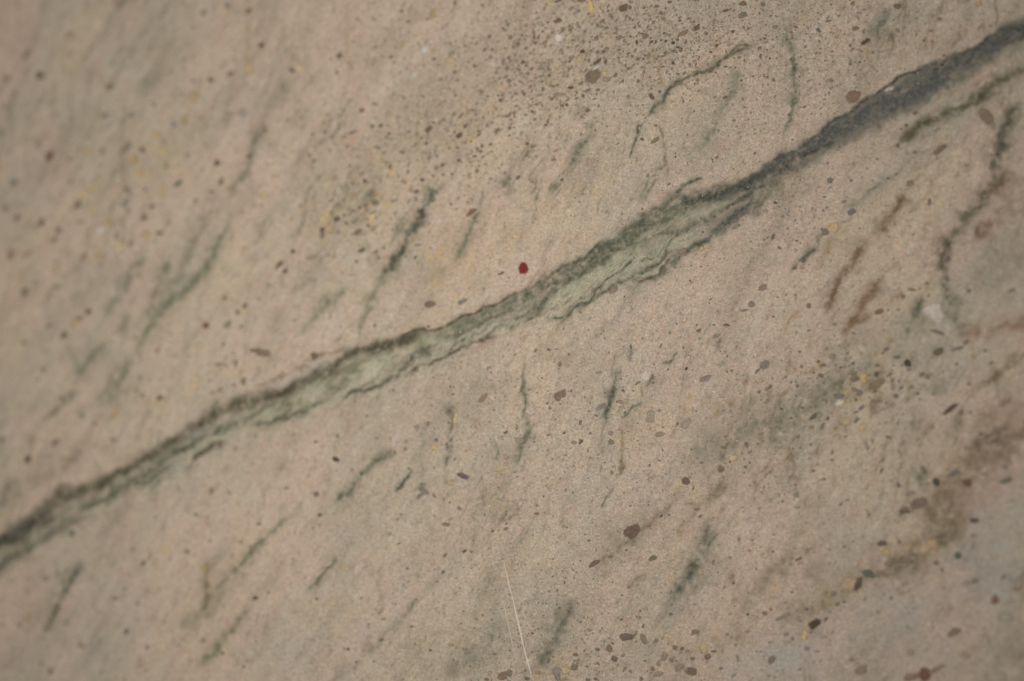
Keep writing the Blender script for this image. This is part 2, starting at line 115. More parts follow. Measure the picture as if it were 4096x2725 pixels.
'D2': '630 110 39 33 35 br 1;432 278 27 13 30 br 1;740 250 18 13 20 ol .9;518 243 14 8 10 br .8;600 208 9 5 0 gr .8;785 28 11 5 45 dk .9;603 665 34 19 5 db .8;692 675 24 15 -60 br .8;683 660 8 7 0 wh .8;965 638 20 11 0 br .8;945 845 25 21 10 br .9;858 720 16 11 0 br .9;895 727 16 10 5 br 1;1030 770 18 13 35 br .9;1062 740 14 8 0 br .9;950 778 13 9 10 br .8;800 770 20 14 60 br .5;540 780 16 14 0 br .9;512 725 16 16 0 br .9;450 730 14 10 0 br .8;335 758 16 9 0 ol .9;328 825 19 13 10 ol .8;235 848 22 20 0 bl .5;138 852 16 11 20 or .9;80 885 15 11 0 gn .9;240 880 16 12 0 gr .7;285 840 24 17 0 ye .4;155 424 9 5 -20 wh .8;120 400 8 6 0 or .7;108 645 7 5 -20 bk .9;405 158 9 6 0 br .8;130 15 14 8 0 br .8;675 528 7 6 0 br .9;580 445 6 6 0 gn .8;1240 545 8 7 0 db 1;1330 540 14 11 10 rb .8;1165 380 9 9 0 ol .8;1060 265 8 6 80 br .9;1108 460 5 5 0 ol .9;1085 325 5 5 0 br .9;660 456 4 4 0 bl .9;397 560 4 4 0 db .9;700 790 8 5 0 dk .7;400 890 14 8 0 br .8;440 885 12 8 0 ol .8;680 885 13 9 80 br .8;770 860 22 13 20 gr .7;880 825 24 13 20 ol .6;905 55 5 4 0 dk .9;990 30 12 7 30 br .8;1250 210 8 7 0 br .6;1260 718 13 7 80 ye .6;1325 770 13 6 -70 ye .5;1100 830 12 7 20 gr .8;745 838 8 6 0 br .8;820 660 20 12 0 ye .3;1010 725 22 18 60 ye .4;720 80 10 8 0 br .7;1185 770 8 14 0 ol .5;250 512 7 4 0 dk .7;395 820 10 6 -20 gr .8',
'D3': '600 172 20 15 0 dk .8;690 165 9 9 0 rb .9;530 332 28 18 -20 gn 1;590 335 18 12 0 br .8;1000 237 16 15 0 gn 1;1085 52 20 13 0 dk .8;718 5 24 10 0 dk .8;470 388 34 18 60 db .9;245 595 29 18 35 db 1;305 572 13 8 70 br 1;365 493 13 9 0 br .9;400 480 9 7 10 rb .8;205 517 10 8 0 br 1;415 503 14 11 20 wh .5;192 655 23 13 80 ye .7;205 725 15 11 0 bl .7;825 862 30 28 -50 rb 1;755 875 34 18 20 rb .7;490 840 28 18 20 br .7;980 640 34 15 25 br .7;1195 470 20 17 60 rb .9;880 838 40 12 30 br .6;1090 370 16 12 0 gn .7;885 275 14 12 0 br .7;915 310 12 11 -40 br .5;900 135 18 10 0 br .9;620 215 20 16 30 oc .7;630 280 18 11 0 gn .7;745 255 40 12 10 br .6;840 190 48 22 30 or .35;880 190 20 15 -60 or .5;160 255 20 8 30 br .9;345 435 15 12 30 gr .7;430 385 38 30 0 or .3;20 785 20 15 20 br .8;25 215 8 7 0 br .9;1240 350 14 9 30 br .6;1300 410 13 11 0 rb .5;640 320 24 13 0 rb .4;510 465 9 8 0 gr .8;170 580 8 5 0 br .9;95 650 14 10 20 rb .6;130 675 9 7 0 br .9;440 785 12 8 0 br .8;75 560 38 8 25 gn .6;15 520 8 7 0 rb .9;750 745 16 14 0 br .4;580 535 10 8 0 gr .6;700 20 10 8 0 br .6;260 740 10 8 0 br .5;1250 560 30 22 0 gr .3;140 200 8 6 0 gr .6;1040 760 20 14 -40 rb .4',
}
# pieces whose outline is their own: tile, outline, hue, strength
OUTLINED = [
    ('B3', [(1412, 1290), (1445, 1232), (1520, 1205), (1590, 1215), (1618, 1290), (1628, 1390), (1608, 1432), (1560, 1420), (1500, 1372), (1440, 1335)], 'wh', .42),
    ('C2', [(1172, 315), (1195, 285), (1225, 268), (1275, 276), (1296, 292), (1280, 332), (1262, 362), (1232, 386), (1200, 362), (1182, 348)], 'wh', .32),
    ('C2', [(372, 508), (385, 488), (440, 462), (492, 448), (503, 470), (500, 512), (480, 530), (455, 528), (438, 562), (412, 568), (388, 548)], 'br', .9),
    ('D2', [(465, 778), (490, 766), (510, 752), (528, 760), (520, 782), (508, 800), (488, 812), (474, 798)], 'pk', .6),
]

# strokes of mineral: tile, minerals, amount, half-width, taper, points
# minerals: b slate blue, d charcoal, g green, o olive, y ochre, r rust, p pale, c cool grey
UPPER = [('D0', (-300, 250), (-120, 165), (0, 100), (100, 50), (170, 5)), ('C0', (420, 1480), (520, 1425), (700, 1330), (950, 1230), (1180, 1120), (1300, 1060), (1450, 970), (1560, 885), (1680, 800), (1850, 700), (2000, 620), (2130, 545)),
         ('C1', (0, 470), (150, 455), (300, 405), (450, 320), (650, 230), (750, 160), (850, 80), (1000, 20), (1130, -5)), ('B1', (1310, 1540), (1420, 1482), (1560, 1468), (1640, 1472), (1750, 1410), (1880, 1335), (2000, 1305), (2090, 1265), (2200, 1215)),
         ('B2', (0, 1160), (150, 1075), (330, 975), (500, 865), (700, 745), (900, 615), (1000, 535), (1200, 398), (1400, 288), (1500, 232), (1700, 228), (1900, 192), (1980, 148), (2100, 88), (2240, 20)),
         ('A3', (0, 1490), (110, 1440), (250, 1350), (380, 1270), (500, 1180), (600, 1090), (720, 1050), (860, 930), (1000, 850), (1080, 770), (1180, 700), (1310, 650), (1400, 630), (1560, 580), (1660, 520), (1800, 450), (1950, 370), (2040, 300), (2150, 230), (2250, 200), (2357, 140), (2900, -190))]
LOWER = [('D0', (-300, 480), (-120, 400), (0, 325), (100, 262), (200, 185), (330, 100), (430, 40), (510, 0)), ('C0', (1100, 1440), (1330, 1335), (1420, 1290), (1520, 1235), (1700, 1150), (1850, 1085), (1930, 1055), (2060, 970), (2160, 890), (2357, 800)),
         ('C1', (120, 755), (330, 700), (540, 620), (700, 560), (850, 500), (1000, 465), (1100, 435), (1200, 400), (1430, 315), (1640, 230), (1820, 120), (1950, 50), (2050, 5)), ('B2', (200, 1410), (420, 1375), (560, 1315), (700, 1225), (830, 1150), (1000, 1080), (1150, 1035), (1330, 980), (1440, 845), (1600, 760), (1720, 700), (1830, 605), (1950, 540), (2100, 430), (2220, 320), (2357, 150)),
         ('A3', (120, 1600), (240, 1560), (350, 1500), (450, 1425), (620, 1350), (750, 1280), (850, 1210), (930, 1165), (1080, 1100), (1300, 985), (1400, 950), (1500, 880), (1650, 780), (1830, 680), (1950, 600), (2050, 540), (2150, 460), (2250, 420), (2357, 400), (2900, 120))]

VEIN = [
    ('D0', 'dg', .75, 42, '-300 350 -100 220 0 170 150 85 300 5'), ('D0', 'gd', .5, 20, '-300 460 -100 350 0 290 120 205 300 110 420 35'),
    ('C0', 'od', .72, 40, '350 1550 560 1440 780 1370 1000 1280 1220 1160 1420 1030 1600 910 1760 800 1950 700 2150 610 2357 510'),
    ('C0', 'gd', .6, 30, '650 1580 850 1500 1050 1420 1300 1240 1480 1120 1600 1040 1780 960 1900 880 2080 800 2250 740 2357 680'),
    ('C0', 'gd', .55, 22, '1250 1330 1320 1310 1420 1260 1500 1190 1560 1170'), ('C0', 'od', .7, 26, '1780 1100 1830 1060 1920 1030 1960 980 2060 950'),
    ('C0', 'gd', .5, 26, '500 1440 560 1340 640 1340'), ('C0', 'p', .7, 16, '760 1530 880 1470 960 1430'), ('C0', 'p', .6, 20, '1370 1110 1420 1090 1480 1060'), ('C0', 'p', .5, 20, '1370 1200 1430 1180'), ('C0', 'p', .8, 34, '1700 1090 1760 1050 1870 960 1960 920 2060 860 2130 830'), ('C0', 'p', .7, 26, '2210 690 2300 650 2400 620'), ('C0', 'c', .5, 30, '1700 900 1800 860 1880 810'),
    ('C0', 'c', .6, 40, '1500 1220 1600 1160 1720 1130'),
    ('C1', 'od', .82, 42, '-20 545 140 500 300 455 430 385 540 330 660 280 760 215 870 130 1000 75 1130 55 1290 45 1440 -20 1500 -60'),
    ('C1', 'o', .5, 14, '-30 440 0 420 120 370 330 275 480 195 600 140 750 90 850 60'),
    ('C1', 'gd', .6, 15, '-10 700 80 610 150 560 190 540'), ('C1', 'gd', .6, 18, '-20 800 120 745 330 690 530 620 640 550'), ('C1', 'g', .6, 16, '540 600 600 550 660 480 700 430'),
    ('C1', 'gd', .7, 20, '800 540 900 480 1060 440 1160 400 1250 340 1320 290 1400 220 1440 170 1560 110 1640 70'), ('C1', 'gd', .5, 46, '1430 160 1520 120 1620 110'),
    ('C1', 'od', .65, 13, '1400 310 1430 300 1520 255 1640 215 1740 160 1820 110 1900 60 2010 10 2200 -40'),
    ('C1', 'p', .9, 34, '20 690 120 620 200 590'), ('C1', 'p', .8, 38, '420 520 520 490 620 420'), ('C1', 'p', .85, 44, '820 350 980 290 1120 230 1240 170'), ('C1', 'py', .8, 32, '900 210 1000 170 1100 150 1200 130'), ('C1', 'py', .8, 30, '1280 130 1380 80 1500 30 1620 -10'), ('C1', 'p', .7, 26, '1700 30 1800 20 1850 -10'),
    ('C1', 'c', .5, 30, '120 430 300 370 460 290 640 190 720 140'),
    ('C1', 'g', .35, 20, '650 330 760 300 830 280'), ('C1', 'o', .5, 12, '960 200 1060 190 1100 210'),
    ('B1', 'od', .8, 12, '1310 1545 1420 1492 1560 1480 1660 1475 1780 1410 1900 1345 2090 1275 2230 1215 2357 1160'),
    ('B2', 'od', .6, 11, '-20 1175 150 1090 330 990 500 880 720 755 860 650'), ('B1', 'g', .62, 50, '1640 1540 1800 1470 1950 1400 2100 1330 2357 1200'),
    ('B1', 'gd', .5, 16, '1800 1540 1950 1480 2100 1400 2250 1330 2357 1290'), ('B1', 'p', .6, 22, '1500 1545 1600 1520 1700 1540'), ('B1', 'pc', .8, 26, '1900 1550 2000 1500 2060 1460'), ('B1', 'pc', .8, 26, '2150 1480 2260 1440 2357 1380'), ('B1', 'gd', .5, 12, '2050 1560 2180 1490 2300 1400 2357 1360'),
    ('B2', 'gd', .74, 46, '-20 1225 200 1120 400 1010 600 890 800 770 1000 620 1100 540 1250 430 1400 340 1550 280 1700 270 1850 235 2000 190 2150 110 2300 50 2400 -20'),
    ('B2', 'gd', .6, 26, '-20 1400 150 1310 300 1180 420 1070 600 975 750 880 900 790 1050 690 1200 560 1330 480 1480 430'), ('B2', 'og', .6, 15, '-20 1480 150 1380 270 1240'),
    ('B2', 'gd', .6, 24, '1300 590 1400 570 1530 590 1700 500 1860 420 2000 340 2130 250 2230 160'), ('B2', 'og', .8, 8, '1420 760 1450 720 1490 640 1530 600'),
    ('B2', 'gd', .7, 9, '360 1390 420 1360 540 1310 560 1270 620 1220 700 1200 760 1140 830 1080 900 1000 1010 930 1070 870 1140 810'), ('B2', 'g', .5, 16, '600 1230 700 1195'),
    ('B2', 'od', .5, 18, '1100 1020 1200 1010 1330 960 1400 880 1440 830'), ('B2', 'og', .6, 8, '1330 960 1380 900 1440 830 1460 810'), ('B2', 'gd', .5, 18, '1500 760 1600 735 1700 680 1800 600 1900 530 2050 420 2200 270 2240 180'), ('B2', 'dc', .4, 26, '1900 560 2000 480 2120 400 2300 380'),
    ('B2', 'dg', .6, 26, '1560 300 1700 265 1850 240 1980 190'), ('B2', 'p', .75, 28, '120 1215 180 1195 260 1160'), ('B2', 'p', .6, 18, '430 960 480 935 560 900'), ('B2', 'p', .8, 34, '420 1110 560 1060 700 1000 900 900 1050 790 1180 700'), ('B2', 'pc', .8, 38, '1000 960 1100 890 1200 830 1330 740 1420 660'), ('B2', 'pc', .8, 30, '1420 720 1520 660 1650 590 1760 540'), ('B2', 'p', .7, 26, '1350 480 1480 430 1620 410 1760 390 1890 340 2000 280'), ('B2', 'p', .6, 40, '300 1250 450 1180 600 1110'), ('B2', 'pc', .6, 30, '-20 1400 60 1360 150 1310'), ('B2', 'pc', .5, 26, '1880 560 1950 510 2010 480'),
    ('B2', 'g', .45, 26, '1400 400 1500 370 1600 390'), ('B2', 'y', .35, 18, '1150 690 1250 620 1300 590'), ('B2', 'd', .5, 16, '2100 140 2250 170 2350 120'),
    ('A3', 'b', .85, 72, '0 1545 200 1450 400 1350 620 1220 800 1110 960 1000 1180 890 1400 820 1600 700 1800 570 2000 450 2200 320 2357 280 2900 0'),
    ('A3', 'db', .55, 15, '-30 1520 110 1450 250 1365 380 1285 500 1195 600 1105 720 1065 860 950 1000 870 1080 790 1180 715 1310 670 1400 650 1560 600 1660 540 1800 470 1950 390 2040 320 2150 250'),
    ('A3', 'd', .5, 20, '2150 250 2230 270 2300 280 2400 250'), ('A3', 'd', .4, 22, '2200 400 2300 360 2400 340'), ('A3', 'g', .45, 30, '240 1560 450 1450 620 1370 850 1230 1080 1110 1300 1000 1500 890 1650 800 1950 620 2150 480'),
    ('A3', 'c', .6, 26, '1080 850 1180 800 1300 760 1420 730 1500 710'), ('A3', 'p', .5, 22, '1080 850 1130 820 1200 790'), ('B3', 'd', .6, 50, '-30 60 60 20 160 -20 260 -60'), ('B3', 'g', .5, 50, '-20 170 60 110 160 80'),
    ('A3', 'p', .4, 20, '430 1470 540 1420 640 1390'), ('A3', 'd', .55, 16, '300 1450 450 1380 620 1330'),
]
VEINLETS = [
    # tile kind minerals amount half-width points
    ('A2', 'green_veinlet', 'gd', .8, 15, '1210 1090 1260 1050 1340 960 1400 860 1440 810 1530 750 1640 700'), ('A2', 'green_veinlet', 'og', .6, 11, '1640 700 1760 655 1850 610 1930 560 2000 500 2040 470 2100 430 2250 390'),
    ('A2', 'green_veinlet', 'gd', .7, 6, '1210 1100 1165 1180 1140 1290 1110 1370 1070 1450'), ('A2', 'ochre_streak', 'yo', .75, 9, '1300 430 1310 560 1340 640 1365 720 1405 795'), ('A2', 'ochre_streak', 'y', .5, 6, '1440 870 1480 980 1500 1080'), ('A2', 'green_veinlet', 'o', .6, 5, '1360 1160 1375 1240 1390 1280'), ('A2', 'ochre_streak', 'y', .6, 5, '1400 1290 1420 1400 1430 1430'),
    ('A2', 'green_veinlet', 'g', .3, 30, '2070 620 2050 700 2020 830 1980 920 1940 990'), ('A2', 'green_veinlet', 'g', .3, 40, '1880 1170 1780 1280 1680 1400'), ('A2', 'green_veinlet', 'gc', .5, 24, '700 1280 620 1370 570 1420 530 1510'), ('A2', 'green_veinlet', 'g', .5, 12, '1420 1420 1400 1500 1340 1560'),
    ('A3', 'green_veinlet', 'g', .6, 12, '180 250 225 400 240 540 258 640 265 690'), ('A3', 'green_veinlet', 'gd', .6, 22, '240 590 262 660 262 720'), ('A3', 'green_veinlet', 'g', .5, 20, '280 760 270 850 230 940 220 1000'), ('A3', 'green_veinlet', 'g', .6, 10, '220 1000 200 1090 170 1190 130 1290'),
    ('A3', 'green_veinlet', 'gc', .45, 40, '1050 40 1060 150 980 270 920 360'), ('A3', 'ochre_streak', 'yo', .5, 9, '905 440 915 540 910 630'), ('A3', 'green_veinlet', 'c', .4, 26, '760 80 790 180'),
    ('A3', 'green_veinlet', 'og', .65, 28, '1130 1400 1200 1340 1290 1230 1400 1150 1500 1090 1680 1050 1830 970 1950 910 2000 820 2100 760 2200 700 2357 650 2600 560'), ('A3', 'green_veinlet', 'gd', .7, 36, '2330 900 2290 970 2230 1080 2170 1230 2110 1390 2070 1520 2060 1600'),
    ('B1', 'green_veinlet', 'gd', .65, 22, '1680 130 1600 270 1540 350 1520 430 1470 540 1400 650 1350 740 1310 800 1230 900 1160 990 1080 1060'), ('B1', 'green_veinlet', 'g', .5, 16, '1340 790 1310 870 1300 960'), ('B1', 'green_veinlet', 'g', .4, 16, '1410 450 1350 570 1320 620'), ('B1', 'green_veinlet', 'g', .25, 40, '1080 1080 1040 1200 1000 1300'),
    ('B1', 'green_veinlet', 'g', .55, 18, '2120 200 2060 310 2030 430 1980 530 1940 640 1880 740 1820 810'), ('B1', 'green_veinlet', 'g', .3, 26, '1760 870 1650 970 1560 1040'), ('B1', 'green_veinlet', 'g', .4, 18, '1040 640 1020 690 960 740'), ('B1', 'green_veinlet', 'g', .35, 26, '850 1050 750 1190 620 1200 520 1330'), ('B1', 'green_veinlet', 'g', .3, 30, '500 980 380 1090'), ('B1', 'green_veinlet', 'g', .35, 32, '260 1290 180 1420 140 1500'), ('B1', 'green_veinlet', 'o', .35, 22, '1180 700 1100 820 1040 900'), ('B1', 'green_veinlet', 'gc', .6, 22, '2345 50 2310 100 2270 170'), ('B1', 'green_veinlet', 'g', .3, 22, '740 1190 640 1250'), ('B2', 'green_veinlet', 'g', .6, 9, '1360 60 1290 170 1200 280'), ('B2', 'green_veinlet', 'gd', .5, 9, '1760 50 1640 110 1560 180 1490 230'), ('B2', 'rust_streak', 'r', .35, 12, '620 590 520 680 450 750'),
    ('B0', 'green_veinlet', 'g', .55, 26, '2320 0 2190 90 2140 140'), ('B0', 'green_veinlet', 'g', .65, 26, '2110 490 2070 600 2000 710 1920 830 1850 960 1740 1090 1640 1180 1530 1270 1430 1370 1370 1480 1300 1590 1190 1740'), ('B0', 'green_veinlet', 'g', .35, 28, '1900 370 1780 530 1740 720 1720 820 1660 1020'), ('B0', 'green_veinlet', 'g', .4, 26, '1560 850 1530 910 1500 960'), ('B0', 'green_veinlet', 'o', .45, 20, '1440 1000 1420 1090 1430 1190'), ('B0', 'green_veinlet', 'g', .45, 24, '1190 960 1150 1040 1110 1110'), ('B0', 'green_veinlet', 'o', .45, 36, '1210 1310 1150 1420 1080 1530'), ('B0', 'green_veinlet', 'g', .35, 24, '1340 780 1280 860 1200 960'),
    ('C0', 'green_veinlet', 'g', .5, 40, '980 10 860 140 770 240 700 340'), ('C0', 'green_veinlet', 'g', .45, 34, '1190 170 1080 330 960 480 860 560'), ('C0', 'green_veinlet', 'g', .4, 36, '520 1150 400 1260 280 1380'), ('C0', 'green_veinlet', 'gd', .45, 42, '190 1280 100 1370 30 1450 -60 1530'), ('C0', 'green_veinlet', 'o', .4, 22, '760 1040 640 1140 560 1190'),
    ('C1', 'brown_streak', 'od', .65, 11, '1860 565 1800 620 1740 675'), ('C1', 'green_veinlet', 'g', .4, 14, '1580 760 1530 820 1490 860'), ('C1', 'green_veinlet', 'gd', .45, 16, '1270 1000 1190 1090 1100 1120 990 1180 960 1240'), ('C1', 'green_veinlet', 'gd', .6, 13, '880 1290 860 1380 800 1440 740 1500'), ('C1', 'green_veinlet', 'o', .3, 16, '720 1285 600 1320 540 1340'), ('C1', 'green_veinlet', 'gd', .75, 13, '1400 1225 1340 1310 1285 1400'), ('C1', 'green_veinlet', 'g', .35, 12, '1550 880 1530 1050 1540 1290'), ('C1', 'brown_streak', 'od', .55, 9, '1825 850 1800 950 1775 1080 1750 1170'), ('C1', 'green_veinlet', 'g', .4, 12, '1770 1190 1750 1290 1740 1340'), ('C1', 'green_veinlet', 'gd', .6, 20, '1520 1330 1540 1370'), ('C1', 'green_veinlet', 'o', .4, 14, '430 1480 380 1550'), ('C1', 'green_veinlet', 'gd', .55, 12, '2200 950 2215 1040 2200 1120'), ('C1', 'ochre_streak', 'o', .4, 9, '2110 1380 2105 1470 2110 1550'), ('C1', 'green_veinlet', 'g', .3, 14, '670 1150 700 1260'),
    ('C2', 'green_veinlet', 'go', .75, 8, '125 200 95 320 100 420 120 500 105 600 100 760'), ('C2', 'green_veinlet', 'g', .4, 8, '175 370 150 440 130 470'), ('C2', 'green_veinlet', 'g', .5, 14, '190 760 160 880 120 960 60 1060 20 1160'), ('C2', 'green_veinlet', 'g', .45, 8, '350 770 345 860 375 920'), ('C2', 'green_veinlet', 'o', .5, 8, '235 870 190 950'), ('C2', 'brown_streak', 'o', .45, 7, '990 60 950 200 920 290 925 340'), ('C2', 'green_veinlet', 'dc', .45, 11, '1095 40 1080 150 1090 240'), ('C2', 'green_veinlet', 'gd', .7, 13, '955 420 890 520 885 600 870 680 850 760'), ('C2', 'green_veinlet', 'o', .45, 6, '830 780 835 850 830 930'), ('C2', 'ochre_streak', 'yo', .65, 8, '1170 370 1190 470 1185 540'), ('C2', 'green_veinlet', 'gd', .65, 8, '1180 540 1160 600 1110 640 1060 690 1010 740'), ('C2', 'ochre_streak', 'y', .45, 20, '1000 820 1005 900 1020 960'), ('C2', 'green_veinlet', 'og', .55, 8, '1020 1080 1030 1140 1000 1250'), ('C2', 'green_veinlet', 'gd', .45, 10, '1300 290 1270 360 1220 430'), ('C2', 'green_veinlet', 'gd', .55, 8, '1540 105 1460 200 1390 230'),
    ('C2', 'ochre_streak', 'yr', .65, 12, '1655 470 1610 570 1600 640 1560 740 1500 800 1480 860 1465 920'), ('C2', 'rust_streak', 'ry', .5, 16, '2175 330 2130 450 2080 520 2010 620'), ('C2', 'rust_streak', 'ry', .3, 16, '1960 580 1900 640 1860 700'), ('C2', 'green_veinlet', 'go', .65, 7, '950 1330 900 1400 860 1490 850 1560'), ('C2', 'green_veinlet', 'o', .45, 9, '60 1440 50 1560'), ('C2', 'green_veinlet', 'gd', .4, 8, '840 1150 810 1220'), ('C2', 'green_veinlet', 'o', .4, 16, '2010 1330 1900 1430 1840 1500'), ('C2', 'green_veinlet', 'g', .4, 12, '2000 100 1950 190 1900 260'),
    ('B3', 'brown_streak', 'or', .5, 26, '1260 180 1200 330 1090 430 1040 510 990 590'), ('B3', 'rust_streak', 'ro', .6, 24, '930 610 840 750 750 860 690 960'), ('B3', 'rust_streak', 'ro', .7, 18, '700 940 640 1030 600 1130 570 1220 540 1310'), ('B3', 'rust_streak', 'r', .65, 22, '1080 960 1000 1060 920 1170 850 1230 800 1290'), ('B3', 'ochre_streak', 'ry', .6, 26, '800 1330 780 1420 700 1550 650 1620'), ('B3', 'rust_streak', 'r', .5, 22, '1260 1160 1160 1180 1080 1230'), ('B3', 'rust_streak', 'r', .4, 26, '980 1300 900 1370 750 1410'), ('B3', 'ochre_streak', 'y', .4, 18, '440 1000 400 1080 360 1200'), ('B3', 'ochre_streak', 'yo', .5, 18, '590 590 530 750 480 920'), ('B3', 'ochre_streak', 'yr', .7, 13, '290 1270 250 1340 180 1440 140 1530'), ('B3', 'green_veinlet', 'gd', .5, 16, '500 600 450 690 350 800 300 850 240 910 200 970'),
    ('B3', 'rust_streak', 'ro', .5, 44, '2240 -20 2170 130 2040 230'), ('B3', 'brown_streak', 'oc', .35, 44, '2020 230 1900 350 1760 460'), ('B3', 'brown_streak', 'o', .45, 34, '1840 360 1790 480'), ('B3', 'brown_streak', 'od', .45, 30, '1710 650 1620 740 1590 850 1595 950'), ('B3', 'green_veinlet', 'gd', .45, 24, '1600 960 1620 1030 1640 1140 1700 1220'), ('B3', 'rust_streak', 'r', .45, 36, '2080 530 1930 610'), ('B3', 'rust_streak', 'r', .5, 50, '2560 1350 2357 1400 2100 1460 1850 1500 1700 1550'), ('B3', 'green_veinlet', 'gd', .5, 22, '1430 1170 1400 1260 1340 1350'), ('B3', 'green_veinlet', 'g', .5, 44, '1730 1160 1690 1260 1720 1400'), ('B3', 'green_veinlet', 'gc', .4, 28, '1200 10 1130 60 970 170 860 260'),
    ('C3', 'ochre_streak', 'yr', .45, 12, '180 190 230 240 270 290'), ('C3', 'ochre_streak', 'y', .5, 34, '710 460 740 520 800 580'), ('C3', 'green_veinlet', 'g', .35, 45, '1600 330 1560 420 1540 520'), ('C3', 'brown_streak', 'od', .4, 50, '2200 820 2060 910 1900 1030'), ('C3', 'green_veinlet', 'gd', .4, 36, '1460 1190 1400 1290 1360 1340'), ('C3', 'green_veinlet', 'g', .35, 45, '2160 270 2110 380 2080 470'), ('C3', 'brown_streak', 'o', .35, 40, '1780 700 1700 820 1640 900'),
    ('D0', 'green_veinlet', 'gd', .5, 12, '450 265 400 330 350 400 320 450'), ('D0', 'brown_streak', 'og', .5, 11, '310 470 290 520 260 580 240 640'), ('D0', 'green_veinlet', 'g', .4, 14, '1347 185 1280 270 1200 350'), ('D0', 'green_veinlet', 'g', .35, 16, '1180 420 1120 520 1095 600'), ('D0', 'green_veinlet', 'g', .45, 14, '1310 550 1220 620 1150 720 1050 800 1010 860'), ('D0', 'ochre_streak', 'yo', .5, 12, '1080 230 1085 350 1095 460 1080 500'), ('D0', 'green_veinlet', 'g', .3, 14, '985 530 965 630'),
    ('D1', 'green_veinlet', 'gd', .5, 11, '60 130 20 180 -30 230'), ('D1', 'green_veinlet', 'go', .5, 9, '435 240 380 300 340 360 295 405'), ('D1', 'green_veinlet', 'gc', .35, 12, '845 470 790 530 750 570'), ('D1', 'rust_streak', 'r', .35, 14, '620 660 600 700 540 740'), ('D1', 'green_veinlet', 'o', .25, 9, '665 270 640 400 690 470'), ('D1', 'green_veinlet', 'o', .3, 10, '50 560 50 690'),
    ('D2', 'green_veinlet', 'g', .5, 14, '1070 100 1030 190 1000 240'), ('D2', 'green_veinlet', 'gd', .45, 18, '1000 240 950 330 900 400 865 445'), ('D2', 'green_veinlet', 'g', .35, 12, '1030 330 990 390 940 430'), ('D2', 'brown_streak', 'o', .4, 12, '700 330 640 380 600 410'), ('D2', 'ochre_streak', 'oy', .4, 9, '270 45 275 110'), ('D2', 'green_veinlet', 'g', .5, 7, '30 5 32 55'), ('D2', 'ochre_streak', 'y', .35, 20, '860 190 800 240'),
    ('D3', 'brown_streak', 'oy', .3, 34, '1060 10 940 80 860 170'), ('D3', 'brown_streak', 'or', .32, 30, '850 180 740 260 620 290'), ('D3', 'brown_streak', 'o', .3, 24, '600 320 530 350 450 420'), ('D3', 'green_veinlet', 'g', .35, 14, '120 270 90 320 60 380'),
]
